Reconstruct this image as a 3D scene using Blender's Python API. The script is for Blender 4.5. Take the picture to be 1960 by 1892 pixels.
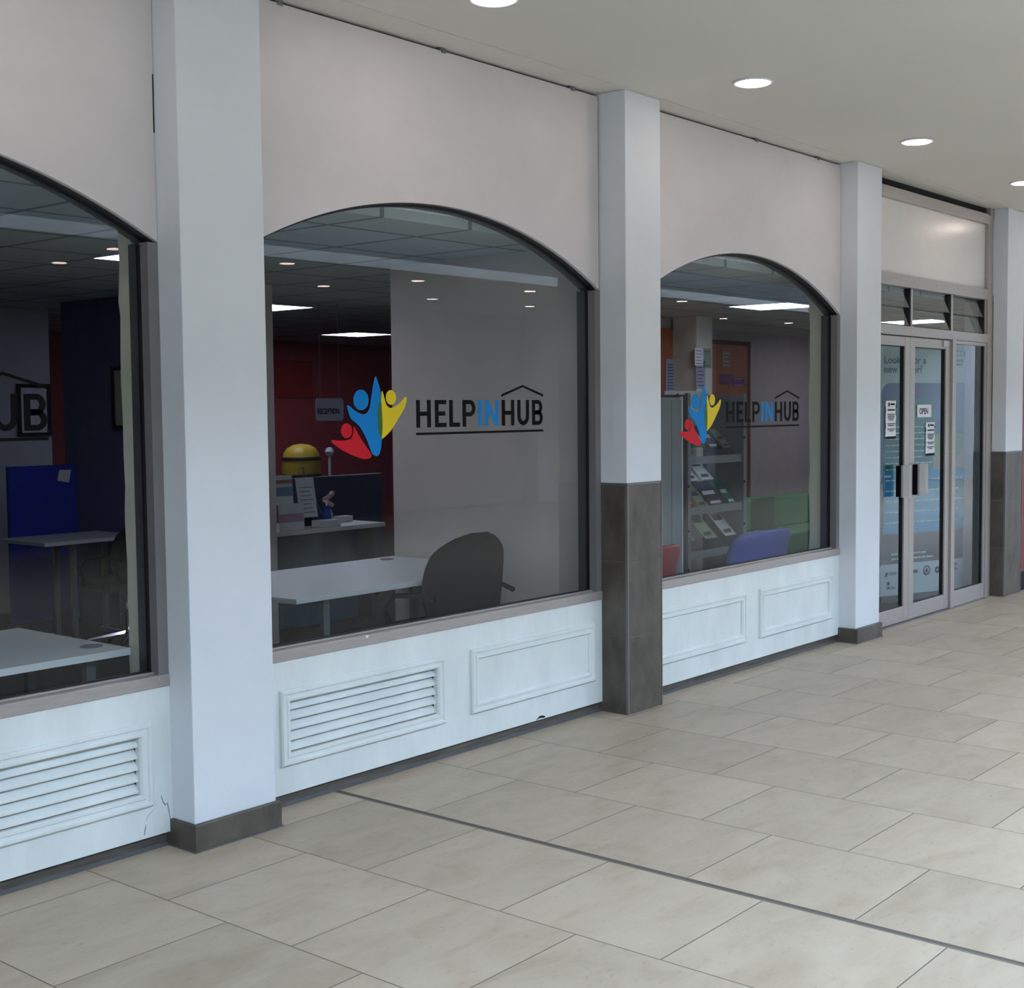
import bpy, math, random
from mathutils import Vector, Matrix
random.seed(7)
for o in list(bpy.data.objects): bpy.data.objects.remove(o)
S = bpy.context.scene
COL = S.collection

# ------------------------------------------------------------------ camera
F_PX = 2567.34
YAW, PITCH, ROLL = math.radians(39.772), math.radians(-3.556), math.radians(-0.577)
fw = Vector((math.cos(YAW)*math.cos(PITCH), math.sin(YAW)*math.cos(PITCH), math.sin(PITCH)))
r0 = Vector((math.sin(YAW), -math.cos(YAW), 0)); u0 = r0.cross(fw)
r_ = r0*math.cos(ROLL)+u0*math.sin(ROLL); u_ = -r0*math.sin(ROLL)+u0*math.cos(ROLL)
cam = bpy.data.objects.new('camera', bpy.data.cameras.new('camera')); COL.objects.link(cam)
cam.data.sensor_width = 36; cam.data.sensor_fit = 'HORIZONTAL'
cam.data.lens = F_PX*36/1960
cam.data.clip_start = 0.05; cam.data.clip_end = 200
M3 = Matrix((r_, u_, -fw)).transposed()
cam.matrix_world = Matrix.Translation((-2.011, -4.021, 1.611)) @ M3.to_4x4()
S.camera = cam

# ------------------------------------------------------------------ world, exposure
W = bpy.data.worlds.new('world'); S.world = W; W.use_nodes = True
W.node_tree.nodes['Background'].inputs[0].default_value = (0.75, 0.88, 1.0, 1)
W.node_tree.nodes['Background'].inputs[1].default_value = 0.3
S.view_settings.view_transform = 'Standard'
try: S.view_settings.look = 'None'
except Exception: pass
S.view_settings.gamma = 1.0
S.view_settings.use_curve_mapping = False
S.view_settings.exposure = 0.0
SKY_STRENGTH = 16.5          # glazed roof light over the middle of the hall
DOWN_STRENGTH = 36.0        # recessed downlights
PANEL_STRENGTH = 12.0        # office ceiling panels

# ------------------------------------------------------------------ materials
def srgb(c):
    if isinstance(c, (int, float)): c = (c, c, c)
    out = []
    for v in c:
        v = v/255.0
        out.append(v/12.92 if v <= 0.04045 else ((v+0.055)/1.055)**2.4)
    return (*out, 1.0)
def newmat(name):
    m = bpy.data.materials.new(name); m.use_nodes = True
    nt = m.node_tree; b = nt.nodes['Principled BSDF']
    return m, nt, b
def mat(name, col, rough=0.6, metal=0.0, noise=0.0, nscale=8.0, bump=0.0, bscale=60.0, spec=0.5, stretch=None, tint=None):
    """procedural material: base colour broken up by noise, optional fine bump"""
    m, nt, b = newmat(name)
    base = srgb(col)
    b.inputs['Roughness'].default_value = rough
    b.inputs['Metallic'].default_value = metal
    b.inputs['Specular IOR Level'].default_value = spec
    tc = nt.nodes.new('ShaderNodeTexCoord')
    src = tc.outputs['Object']
    if stretch:
        mp = nt.nodes.new('ShaderNodeMapping'); mp.inputs['Scale'].default_value = stretch
        nt.links.new(src, mp.inputs[0]); src = mp.outputs[0]
    n = nt.nodes.new('ShaderNodeTexNoise'); n.inputs['Scale'].default_value = nscale
    n.inputs['Detail'].default_value = 6; n.inputs['Roughness'].default_value = 0.6
    nt.links.new(src, n.inputs['Vector'])
    r = nt.nodes.new('ShaderNodeValToRGB')
    r.color_ramp.elements[0].position = 0.3; r.color_ramp.elements[1].position = 0.7
    k = max(noise, 0.01)
    lo = [max(0, c*(1-k)) for c in base[:3]]
    hi = [min(1, c*(1+k*0.6)) for c in base[:3]]
    if tint: hi = [h*t for h, t in zip(hi, tint)]
    r.color_ramp.elements[0].color = (*lo, 1); r.color_ramp.elements[1].color = (*hi, 1)
    nt.links.new(n.outputs['Fac'], r.inputs[0]); nt.links.new(r.outputs[0], b.inputs['Base Color'])
    if bump:
        n2 = nt.nodes.new('ShaderNodeTexNoise'); n2.inputs['Scale'].default_value = bscale; n2.inputs['Detail'].default_value = 4
        nt.links.new(src, n2.inputs['Vector'])
        bp = nt.nodes.new('ShaderNodeBump'); bp.inputs['Strength'].default_value = bump; bp.inputs['Distance'].default_value = 0.004
        nt.links.new(n2.outputs['Fac'], bp.inputs['Height']); nt.links.new(bp.outputs[0], b.inputs['Normal'])
    return m
def emis(name, col, strength):
    m, nt, b = newmat(name)
    b.inputs['Base Color'].default_value = srgb(col)
    b.inputs['Emission Color'].default_value = srgb(col)
    b.inputs['Emission Strength'].default_value = strength
    return m
def glassmat(name, tint=(0.92, 0.94, 0.94), ior=1.5, k=0.62):
    m = bpy.data.materials.new(name); m.use_nodes = True
    nt = m.node_tree
    for n in list(nt.nodes): nt.nodes.remove(n)
    out = nt.nodes.new('ShaderNodeOutputMaterial'); mix = nt.nodes.new('ShaderNodeMixShader')
    tr = nt.nodes.new('ShaderNodeBsdfTransparent'); tr.inputs[0].default_value = (*tint, 1)
    gl = nt.nodes.new('ShaderNodeBsdfGlossy'); gl.inputs['Roughness'].default_value = 0.0
    fr = nt.nodes.new('ShaderNodeFresnel'); fr.inputs['IOR'].default_value = ior
    # a thin pane: both faces' reflections counted once, on the face towards the viewer
    ge = nt.nodes.new('ShaderNodeNewGeometry'); iv = nt.nodes.new('ShaderNodeMath'); iv.operation = 'SUBTRACT'; iv.inputs[0].default_value = 1.0
    nt.links.new(ge.outputs['Backfacing'], iv.inputs[1])
    m1 = nt.nodes.new('ShaderNodeMath'); m1.operation = 'MULTIPLY'; m1.inputs[1].default_value = k; nt.links.new(fr.outputs[0], m1.inputs[0])
    m2 = nt.nodes.new('ShaderNodeMath'); m2.operation = 'MULTIPLY'; m2.use_clamp = True; nt.links.new(m1.outputs[0], m2.inputs[0]); nt.links.new(iv.outputs[0], m2.inputs[1])
    nt.links.new(m2.outputs[0], mix.inputs[0]); nt.links.new(tr.outputs[0], mix.inputs[1]); nt.links.new(gl.outputs[0], mix.inputs[2])
    nt.links.new(mix.outputs[0], out.inputs[0])
    return m

M_WHITE = mat('painted_white_board', (212, 207, 207), 0.42, noise=0.05, nscale=3.0, bump=0.12, bscale=90)
M_PLASTER = mat('white_emulsion', (216, 220, 224), 0.6, noise=0.04, nscale=2.0, bump=0.1, bscale=140)
M_LOWER = mat('worn_white_gloss', (222, 228, 226), 0.38, noise=0.09, nscale=5.0, bump=0.35, bscale=30, stretch=(1, 1, 0.35))
M_CEIL = mat('ceiling_paint', (212, 208, 200), 0.7, noise=0.03, nscale=1.0)
M_ALU = mat('anodised_aluminium', (170, 163, 158), 0.42, metal=0.3, noise=0.08, nscale=12, stretch=(1, 1, 8))
M_ALU_DK = mat('dull_shaded_aluminium', (112, 112, 114), 0.42, metal=0.5, noise=0.08, nscale=12)  # dull metal; also carries the shade on the inner window frame
M_JAMB = mat('grey_jamb', (128, 125, 127), 0.42, metal=0.2, noise=0.05)
M_ARCH_SHADE = mat('shaded_frame_strip', (52, 52, 54), 0.45, noise=0.15, nscale=10)  # dark aluminium, with the arch reveal's shadow put into the colour
M_GASKET = mat('black_gasket', (10, 11, 20), 0.5)
M_STONE = mat('brown_grey_stone_tile', (88, 81, 73), 0.5, noise=0.42, nscale=8, bump=0.15, bscale=40, stretch=(1, 1, 0.6))
M_KICK = mat('dark_slate_kick', (88, 83, 76), 0.6, noise=0.5, nscale=9, bump=0.8, bscale=18, stretch=(0.5, 1, 5))
M_SILI = mat('grey_sealant', (92, 93, 94), 0.5, noise=0.2)
M_VOID = mat('dark_void', (14, 14, 17), 0.9)
M_BEIGE = mat('beige_plaster', (214, 207, 190), 0.8, noise=0.06)
M_IWALL = mat('office_wall_paint', (202, 193, 186), 0.8, noise=0.05, nscale=3)
M_GREYWALL = mat('grey_office_wall', (184, 172, 168), 0.85, noise=0.06)
M_REDWALL = mat('dark_red_wall', (160, 62, 68), 0.8, noise=0.1)
M_NAVY = mat('navy_wall', (80, 82, 118), 0.85, noise=0.1)
M_CARPET = mat('dark_carpet', (40, 42, 43), 0.95, noise=0.2, nscale=40)
M_DESK = mat('white_laminate', (205, 208, 210), 0.35, noise=0.02)
M_DARKPL = mat('charcoal_plastic', (24, 26, 28), 0.8, noise=0.05, spec=0.1)
M_CHROME = mat('chrome', (200, 200, 205), 0.12, metal=1.0)
M_GREYMET = mat('silver_grey_metal', (122, 126, 130), 0.4, metal=0.4)
M_BLACK = mat('black_vinyl', (12, 11, 14), 0.6, spec=0.08)
M_CYAN = mat('blue_vinyl', (0, 128, 205), 0.5, spec=0.15)
M_RED = mat('red_vinyl', (205, 22, 40), 0.5, spec=0.15)
M_YEL = mat('yellow_vinyl', (232, 205, 40), 0.5, spec=0.15)
M_OLIVE = mat('overlap_green_vinyl', (70, 110, 40), 0.5, spec=0.15)
M_PAPER = mat('white_paper', (226, 228, 232), 0.7, noise=0.03)
M_INK = mat('grey_ink', (80, 82, 88), 0.8)
M_GLASS = glassmat('window_glass')
M_DGLASS = glassmat('door_glass', (0.9, 0.93, 0.93), k=1.2)
M_LGLASS = glassmat('louvre_glass', (0.85, 0.93, 0.93), 2.1, 1.6)
M_ACRYL = glassmat('clear_acrylic', (0.93, 0.95, 0.96), 1.35)

def floor_mat():
    m, nt, b = newmat('stone_effect_floor_tile')
    N = nt.nodes.new; L = nt.links.new
    def math_(op, a, c=None):
        n = N('ShaderNodeMath'); n.operation = op
        for i, v in enumerate((a, c)):
            if v is None: continue
            if isinstance(v, (int, float)): n.inputs[i].default_value = v
            else: L(v, n.inputs[i])
        return n.outputs[0]
    geo = N('ShaderNodeNewGeometry'); sx = N('ShaderNodeSeparateXYZ'); L(geo.outputs['Position'], sx.inputs[0])
    X, Y = sx.outputs[0], sx.outputs[1]
    side = math_('GREATER_THAN', X, 1.8167)
    uA = math_('ADD', math_('DIVIDE', math_('SUBTRACT', X, 1.8167), 0.6083), 3.0)
    uB = math_('ADD', math_('DIVIDE', math_('SUBTRACT', X, 1.8417), 0.5927), 3.0)
    uBc = math_('MAXIMUM', uB, 3.0001)
    u = math_('ADD', math_('MULTIPLY', uA, math_('SUBTRACT', 1.0, side)), math_('MULTIPLY', uBc, side))
    row = math_('FLOOR', u)
    par = math_('MODULO', math_('ADD', row, 100.0), 2.0)
    # rows between line i and i+1 with even i have joints on even half-steps
    v = math_('DIVIDE', math_('ADD', math_('MULTIPLY', math_('SUBTRACT', -0.0325, Y), 1.0), math_('MULTIPLY', par, 0.3095)), 0.619)
    colv = math_('FLOOR', v)
    fu = math_('FRACT', u); fv = math_('FRACT', v)
    du = math_('MULTIPLY', math_('MINIMUM', fu, math_('SUBTRACT', 1.0, fu)), 0.5955)
    dv = math_('MULTIPLY', math_('MINIMUM', fv, math_('SUBTRACT', 1.0, fv)), 0.619)
    d = math_('MINIMUM', du, dv)
    mj = math_('MINIMUM', math_('ABSOLUTE', math_('SUBTRACT', X, 1.8167)), math_('ADD', math_('ABSOLUTE', math_('SUBTRACT', X, 7.772)), 0.003))
    dm = math_('SUBTRACT', mj, 0.0050)
    d2 = math_('MINIMUM', d, math_('ADD', dm, 0.0013))
    mr = N('ShaderNodeMapRange'); mr.inputs[1].default_value = 0.0012; mr.inputs[2].default_value = 0.0024
    mr.inputs[3].default_value = 0.0; mr.inputs[4].default_value = 1.0; L(d2, mr.inputs[0])
    tilefac = mr.outputs[0]
    wn = N('ShaderNodeTexWhiteNoise'); wn.noise_dimensions = '2D'
    cv = N('ShaderNodeCombineXYZ'); L(row, cv.inputs[0]); L(math_('ADD', colv, math_('MULTIPLY', par, 31.0)), cv.inputs[1]); L(cv.outputs[0], wn.inputs[0])
    # offset the vein noise per tile
    off = N('ShaderNodeVectorMath'); off.operation = 'MULTIPLY_ADD'
    L(wn.outputs['Color'], off.inputs[0]); off.inputs[1].default_value = (9, 9, 9); L(geo.outputs['Position'], off.inputs[2])
    mp = N('ShaderNodeMapping'); mp.inputs['Scale'].default_value = (1.0, 2.2, 1.0); mp.inputs['Rotation'].default_value = (0, 0, 0.5); L(off.outputs[0], mp.inputs[0])
    n1 = N('ShaderNodeTexNoise'); n1.inputs['Scale'].default_value = 3.2; n1.inputs['Detail'].default_value = 8; n1.inputs['Roughness'].default_value = 0.62; n1.inputs['Distortion'].default_value = 0.6
    L(mp.outputs[0], n1.inputs['Vector'])
    r = N('ShaderNodeValToRGB'); els = r.color_ramp.elements
    els[0].position = 0.28; els[0].color = srgb((160, 146, 126)); els[1].position = 0.75; els[1].color = srgb((182, 169, 149))
    e = els.new(0.5); e.color = srgb((173, 159, 140))
    L(n1.outputs['Fac'], r.inputs[0])
    hv = N('ShaderNodeHueSaturation'); L(r.outputs[0], hv.inputs['Color'])
    L(math_('ADD', math_('MULTIPLY', wn.outputs['Value'], 0.14), 0.93), hv.inputs['Value'])
    # fine scuffs
    n2 = N('ShaderNodeTexNoise'); n2.inputs['Scale'].default_value = 22; n2.inputs['Detail'].default_value = 5; n2.inputs['Roughness'].default_value = 0.7; L(mp.outputs[0], n2.inputs['Vector'])
    r2 = N('ShaderNodeValToRGB'); r2.color_ramp.elements[0].position = 0.3; r2.color_ramp.elements[0].color = (0.82, 0.82, 0.82, 1)
    r2.color_ramp.elements[1].position = 0.42; r2.color_ramp.elements[1].color = (1, 1, 1, 1); L(n2.outputs['Fac'], r2.inputs[0])
    mu = N('ShaderNodeMix'); mu.data_type = 'RGBA'; mu.blend_type = 'MULTIPLY'; mu.inputs[0].default_value = 1.0
    L(hv.outputs[0], mu.inputs[6]); L(r2.outputs[0], mu.inputs[7])
    mx = N('ShaderNodeMix'); mx.data_type = 'RGBA'; L(tilefac, mx.inputs[0])
    jc = N('ShaderNodeMix'); jc.data_type = 'RGBA'; L(math_('LESS_THAN', dm, 0.001), jc.inputs[0]); jc.inputs[6].default_value = srgb((88, 82, 75)); jc.inputs[7].default_value = srgb((112, 107, 100))
    L(jc.outputs[2], mx.inputs[6]); L(mu.outputs[2], mx.inputs[7])
    L(mx.outputs[2], b.inputs['Base Color'])
    b.inputs['Specular IOR Level'].default_value = 0.35; ra = math_('SUBTRACT', 0.75, math_('MULTIPLY', tilefac, 0.30)); L(math_('ADD', ra, math_('MULTIPLY', n1.outputs['Fac'], 0.1)), b.inputs['Roughness'])
    bp = N('ShaderNodeBump'); bp.inputs['Strength'].default_value = 0.5; bp.inputs['Distance'].default_value = 0.002
    L(tilefac, bp.inputs['Height']); L(bp.outputs[0], b.inputs['Normal'])
    return m
M_FLOOR = floor_mat()

def ceiling_tile_mat():
    m, nt, b = newmat('suspended_ceiling_tiles')
    N = nt.nodes.new; L = nt.links.new
    def math_(op, a, c=None):
        n = N('ShaderNodeMath'); n.operation = op
        for i, v in enumerate((a, c)):
            if v is None: continue
            if isinstance(v, (int, float)): n.inputs[i].default_value = v
            else: L(v, n.inputs[i])
        return n.outputs[0]
    geo = N('ShaderNodeNewGeometry'); sx = N('ShaderNodeSeparateXYZ'); L(geo.outputs['Position'], sx.inputs[0])
    ds = []
    for ax, o in ((0, 0.53), (1, 0.70)):
        f = math_('FRACT', math_('DIVIDE', math_('ADD', math_('SUBTRACT', sx.outputs[ax], o), 60.0), 0.6))
        ds.append(math_('MULTIPLY', math_('MINIMUM', f, math_('SUBTRACT', 1.0, f)), 0.6))
    d = math_('MINIMUM', ds[0], ds[1])
    g = math_('LESS_THAN', d, 0.014)
    n1 = N('ShaderNodeTexNoise'); n1.inputs['Scale'].default_value = 60; L(geo.outputs['Position'], n1.inputs['Vector'])
    mx = N('ShaderNodeMix'); mx.data_type = 'RGBA'; L(g, mx.inputs[0])
    mx.inputs[6].default_value = srgb((188, 196, 198)); mx.inputs[7].default_value = srgb((122, 130, 134))
    L(mx.outputs[2], b.inputs['Base Color']); b.inputs['Roughness'].default_value = 0.9
    bp = N('ShaderNodeBump'); bp.inputs['Strength'].default_value = 0.2; L(n1.outputs['Fac'], bp.inputs['Height']); L(bp.outputs[0], b.inputs['Normal'])
    return m
M_CTILE = ceiling_tile_mat()
M_BRICKOUT = mat('pink_beige_shopfront', (205, 170, 160), 0.7, noise=0.06)

# ------------------------------------------------------------------ mesh helpers
class MB:
    def __init__(s): s.v = []; s.f = []
    def add(s, vs, fs):
        n = len(s.v); s.v += [tuple(v) for v in vs]; s.f += [tuple(i+n for i in f) for f in fs]; return s
    def box(s, x0, x1, y0, y1, z0, z1):
        return s.add([(x0,y0,z0),(x1,y0,z0),(x1,y1,z0),(x0,y1,z0),(x0,y0,z1),(x1,y0,z1),(x1,y1,z1),(x0,y1,z1)],
                     [(0,3,2,1),(4,5,6,7),(0,1,5,4),(1,2,6,5),(2,3,7,6),(3,0,4,7)])
    def prism(s, pts, y0, y1):
        """polygon in x,z extruded along y (pts counter-clockwise seen from -y)"""
        n = len(pts); A = 0
        for i in range(n):
            a, b = pts[i], pts[(i+1) % n]; A += a[0]*b[1]-b[0]*a[1]
        if A < 0: pts = pts[::-1]
        vs = [(p[0], y0, p[1]) for p in pts]+[(p[0], y1, p[1]) for p in pts]
        fs = [tuple(range(n)), tuple(range(2*n-1, n-1, -1))]
        for i in range(n): j = (i+1) % n; fs.append((i, i+n, j+n, j))
        return s.add(vs, fs)
    def prismz(s, pts, z0, z1):
        n = len(pts); A = 0
        for i in range(n):
            a, b = pts[i], pts[(i+1) % n]; A += a[0]*b[1]-b[0]*a[1]
        if A < 0: pts = pts[::-1]
        vs = [(p[0], p[1], z0) for p in pts]+[(p[0], p[1], z1) for p in pts]
        fs = [tuple(range(n-1, -1, -1)), tuple(range(n, 2*n))]
        for i in range(n): j = (i+1) % n; fs.append((i, j, j+n, i+n))
        return s.add(vs, fs)
    def tube(s, path, r, n=8):
        path = [Vector(p) for p in path]; rings = []
        for i, p in enumerate(path):
            a = path[max(i-1, 0)]; b = path[min(i+1, len(path)-1)]; t = (b-a).normalized()
            up = Vector((0, 0, 1)) if abs(t.z) < 0.9 else Vector((1, 0, 0))
            x = t.cross(up).normalized(); y = t.cross(x)
            rr = r[i] if isinstance(r, (list, tuple)) else r
            rings.append([p+(x*math.cos(k*2*math.pi/n)+y*math.sin(k*2*math.pi/n))*rr for k in range(n)])
        vs = [v for g in rings for v in g]; fs = []
        for i in range(len(rings)-1):
            for k in range(n):
                fs.append((i*n+k, i*n+(k+1) % n, (i+1)*n+(k+1) % n, (i+1)*n+k))
        fs.append(tuple(range(n-1, -1, -1))); fs.append(tuple((len(rings)-1)*n+k for k in range(n)))
        return s.add(vs, fs)
    def lathe(s, prof, c=(0, 0, 0), n=24):
        """prof: list of (radius, z)"""
        vs = []; fs = []
        for (r, z) in prof:
            for k in range(n):
                a = k*2*math.pi/n; vs.append((c[0]+r*math.cos(a), c[1]+r*math.sin(a), c[2]+z))
        for i in range(len(prof)-1):
            for k in range(n):
                fs.append((i*n+k, i*n+(k+1) % n, (i+1)*n+(k+1) % n, (i+1)*n+k))
        fs.append(tuple(range(n-1, -1, -1))); fs.append(tuple((len(prof)-1)*n+k for k in range(n)))
        return s.add(vs, fs)
    def xform(s, M):
        s.v = [tuple(M @ Vector(v)) for v in s.v]; return s
    def build(s, name, m, parent=None, smooth=False, bevel=0.0):
        me = bpy.data.meshes.new(name); me.from_pydata(s.v, [], s.f); me.update()
        o = bpy.data.objects.new(name, me); COL.objects.link(o)
        me.materials.append(m)
        if smooth:
            for p in me.polygons: p.use_smooth = True
        if bevel:
            b = o.modifiers.new('bevel', 'BEVEL'); b.width = bevel; b.segments = 2; b.limit_method = 'ANGLE'; b.angle_limit = math.radians(40)
        if parent:
            o.parent = parent; o.matrix_parent_inverse = Matrix.Translation(-parent.location) if parent.type == 'EMPTY' and tuple(parent.rotation_euler) == (0, 0, 0) else Matrix()
        return o
def box(x0, x1, y0, y1, z0, z1): return MB().box(x0, x1, y0, y1, z0, z1)
def empty(name, loc, label=None, cat=None, group=None, kind=None, rz=0):
    o = bpy.data.objects.new(name, None); COL.objects.link(o); o.location = loc; o.rotation_euler = (0, 0, rz)
    o.empty_display_size = 0.1
    return tag(o, label, cat, group, kind)
def tag(o, label=None, cat=None, group=None, kind=None):
    if label: o['label'] = label
    if cat: o['category'] = cat
    if group: o['group'] = group
    if kind: o['kind'] = kind
    return o
def ring_moulding(x0, x1, z0, z1, y, prof):
    """mitred moulding round a rectangle (outer edge given); prof = (inset, height towards -y)"""
    mb = MB(); n = len(prof); vs = []
    for (i, h) in prof:
        vs += [(x0+i, y-h, z0+i), (x1-i, y-h, z0+i), (x1-i, y-h, z1-i), (x0+i, y-h, z1-i)]
    fs = []
    for k in range(n-1):
        for c in range(4):
            d = (c+1) % 4; fs.append((k*4+c, k*4+d, (k+1)*4+d, (k+1)*4+c))
    for c in range(4):
        d = (c+1) % 4; fs.append(((n-1)*4+c, (n-1)*4+d, d, c))
    return mb.add(vs, fs)
def text_mesh(s, size, depth=0.0004, align='LEFT', xscale=1.0, bold=0.0):
    cu = bpy.data.curves.new('t', 'FONT'); cu.body = s; cu.size = size; cu.align_x = align; cu.extrude = depth; cu.offset = bold
    o = bpy.data.objects.new('t', cu); COL.objects.link(o)
    dg = bpy.context.evaluated_depsgraph_get(); me = bpy.data.meshes.new_from_object(o.evaluated_get(dg))
    mb = MB(); mb.add([(v.co.x*xscale, v.co.y, v.co.z) for v in me.vertices], [tuple(p.vertices) for p in me.polygons])
    bpy.data.objects.remove(o); bpy.data.meshes.remove(me); bpy.data.curves.remove(cu)
    return mb
def wall_text(s, x, y, z, size, m, name='lettering', parent=None, xscale=1.0, bold=0.0, align='LEFT', M=None):
    mb = text_mesh(s, size, 0.0004, align, xscale, bold)
    mb.v = [(v[0]+x, y-v[2], v[1]+z) for v in mb.v]
    if M is not None: mb.xform(M)
    return mb.build(name, m, parent)
def smooth_poly(pts, sub=4):
    n = len(pts); out = []
    for i in range(n):
        p0, p1, p2, p3 = pts[i-1], pts[i], pts[(i+1) % n], pts[(i+2) % n]
        for k in range(sub):
            t = k/sub
            out.append(tuple(0.5*((2*p1[j])+(-p0[j]+p2[j])*t+(2*p0[j]-5*p1[j]+4*p2[j]-p3[j])*t*t+(-p0[j]+3*p1[j]-3*p2[j]+p3[j])*t**3) for j in (0, 1)))
    return out
def ellipse(cx, cz, rx, rz, n=28): return [(cx+rx*math.cos(a*2*math.pi/n), cz+rz*math.sin(a*2*math.pi/n)) for a in range(n)]

# ------------------------------------------------------------------ hall shell
HZ = 3.257        # hall ceiling
tag(box(-9, 27, -10.6, 0.42, -0.1, 0.0).build('floor', M_FLOOR), kind='structure')
tag(box(-9, 27, 0.42, 9.2, -0.1, -0.001).build('floor', M_CARPET), kind='structure')
tag(box(-9, 27, -4.4, -0.016, HZ, HZ+0.12).build('ceiling', M_CEIL), kind='structure')
tag(box(-9, 27, -10.6, -6.6, HZ, HZ+0.12).build('ceiling', M_CEIL), kind='structure')
tag(box(-9, 27, -0.012, 0.34, HZ-0.005, HZ+0.12).build('trim_1', M_CEIL), kind='structure')
tag(box(-9, 27, -4.5, -4.4, HZ+0.12, 4.0).build('wall_rooflight', M_PLASTER), kind='structure')
tag(box(-9, 27, -6.7, -6.6, HZ+0.12, 4.0).build('wall_rooflight', mat('grey_upstand', (66, 72, 76), 0.7)), kind='structure')
tag(box(-9, -8.9, -10.6, 9.2, 0, 4.0).build('wall_left', M_PLASTER), kind='structure')
tag(box(26.9, 27, -10.6, 9.2, 0, 4.0).build('wall_right', M_PLASTER), kind='structure')
# roof light over the middle of the hall: translucent glazing between bars
rl = empty('rooflight', (9, -5.5, 4.0), 'long glazed rooflight over the middle of the hall, seen only as daylight', 'rooflight')
box(-9, 27, -6.65, -4.35, 4.0, 4.02).build('glazing', emis('daylit_glazing', (205, 228, 255), SKY_STRENGTH), rl)
for k in range(13): box(-9+k*3-0.03, -9+k*3+0.03, -6.65, -4.35, 3.93, 3.999).build('glazing_bar', M_ALU, rl)

# opposite side of the hall (only seen mirrored in the shop glass)
YO = -10.42
tag(box(-9, 27, YO-0.15, YO, 0, 3.25).build('wall_opposite', mat('dark_shopfront', (74, 76, 86), 0.6)), kind='structure')
tag(box(18.2, 26.9, YO+0.001, YO+0.03, 0, 2.95).build('wall_opposite', mat('mid_grey_shopfront', (156, 142, 136), 0.7)), kind='structure')
o = box(12.9, 16.15, YO+0.002, YO+0.03, 0.05, 2.95).build('shutter', M_BRICKOUT); tag(o, 'pinkish closed shutter across the hall, mirrored behind the lettering of the middle window', 'shutter')
tag(box(-9, 27, YO, YO+0.05, 2.95, 3.25).build('trim_2', mat('dark_shop_fascia', (70, 74, 74), 0.7)), kind='structure')
for x in (16.2, 21.2):
    o = box(x, x+0.75, YO, YO+0.3, 0, 3.25).build('pillar', M_PLASTER)
    tag(o, 'pale square pillar of the shops across the hall, seen as a reflection', 'pillar', 'pillars across the hall')
o = box(17.05, 18.1, YO, YO+0.04, 0, 2.75).build('shop_window', mat('dim_shop_window', (60, 66, 68), 0.3))
tag(o, 'dim shop window across the hall, mirrored at the right end of the middle window', 'window')
mt = Matrix.Translation((18.3, YO+0.06, 0.98)) @ Matrix.Rotation(math.pi, 4, 'Z')
wall_text('.co.uk', 0, 0, 0, 0.16, M_PAPER, 'lettering', o, M=mt)

# ------------------------------------------------------------------ downlights
def downlight(x, y, label, group=None):
    t = empty('downlight', (x, y, HZ), label, 'ceiling light', group)
    n = 32; mb = MB(); prof = [(0.078, 0.0), (0.104, 0.0), (0.104, -0.005), (0.098, -0.008), (0.082, -0.006), (0.078, 0.0)]
    vs = []; fs = []
    for (r, z) in prof[:-1]:
        for k in range(n): a = k*2*math.pi/n; vs.append((x+r*math.cos(a), y+r*math.sin(a), HZ+z))
    m = len(prof)-1
    for i in range(m):
        for k in range(n): fs.append((i*n+k, i*n+(k+1) % n, ((i+1) % m)*n+(k+1) % n, ((i+1) % m)*n+k))
    mb.add(vs, fs).build('bezel', M_PLASTER, t, smooth=True)
    MB().lathe([(0.079, -0.0105), (0.079, -0.0012)], (x, y, HZ), 24).build('diffuser', M_LAMP, t)
    return t
M_LAMP = emis('warm_lamp_diffuser', (255, 232, 222), DOWN_STRENGTH)
near = [(2.162, -0.479, 'round recessed downlight cut by the top edge of the photo'),
        (4.08, -0.563, 'round recessed downlight, the largest shown whole, above the tiled pillar'),
        (6.105, -0.566, 'round recessed downlight above the small plain pillar'),
        (8.131, -0.53, 'round recessed downlight cut by the right edge of the photo'),
        (0.2, -0.52, 'round recessed downlight over the left arched window, out of frame')]
for x, y, l in near: downlight(x, y, l)
for x in (10.16, 12.2, 14.2): downlight(x, -0.55, 'round recessed downlight further along the row by the shopfront', 'downlights further along the shopfront row')
GR = 'downlights across the hall, mirrored in the windows'
for x, y in [(5.8, -7.2), (7.86, -6.95), (10.3, -7.3), (12.47, -7.25), (15.5, -6.8), (17.6, -6.7), (19.6, -6.6),
             (6.09, -8.67), (9.93, -8.64), (12.43, -9.05), (14.55, -8.94), (17.2, -8.4), (19.4, -8.4), (21.5, -8.2)]:
    downlight(x, y, 'round recessed downlight across the hall, seen as a reflection in the glass', GR)

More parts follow.
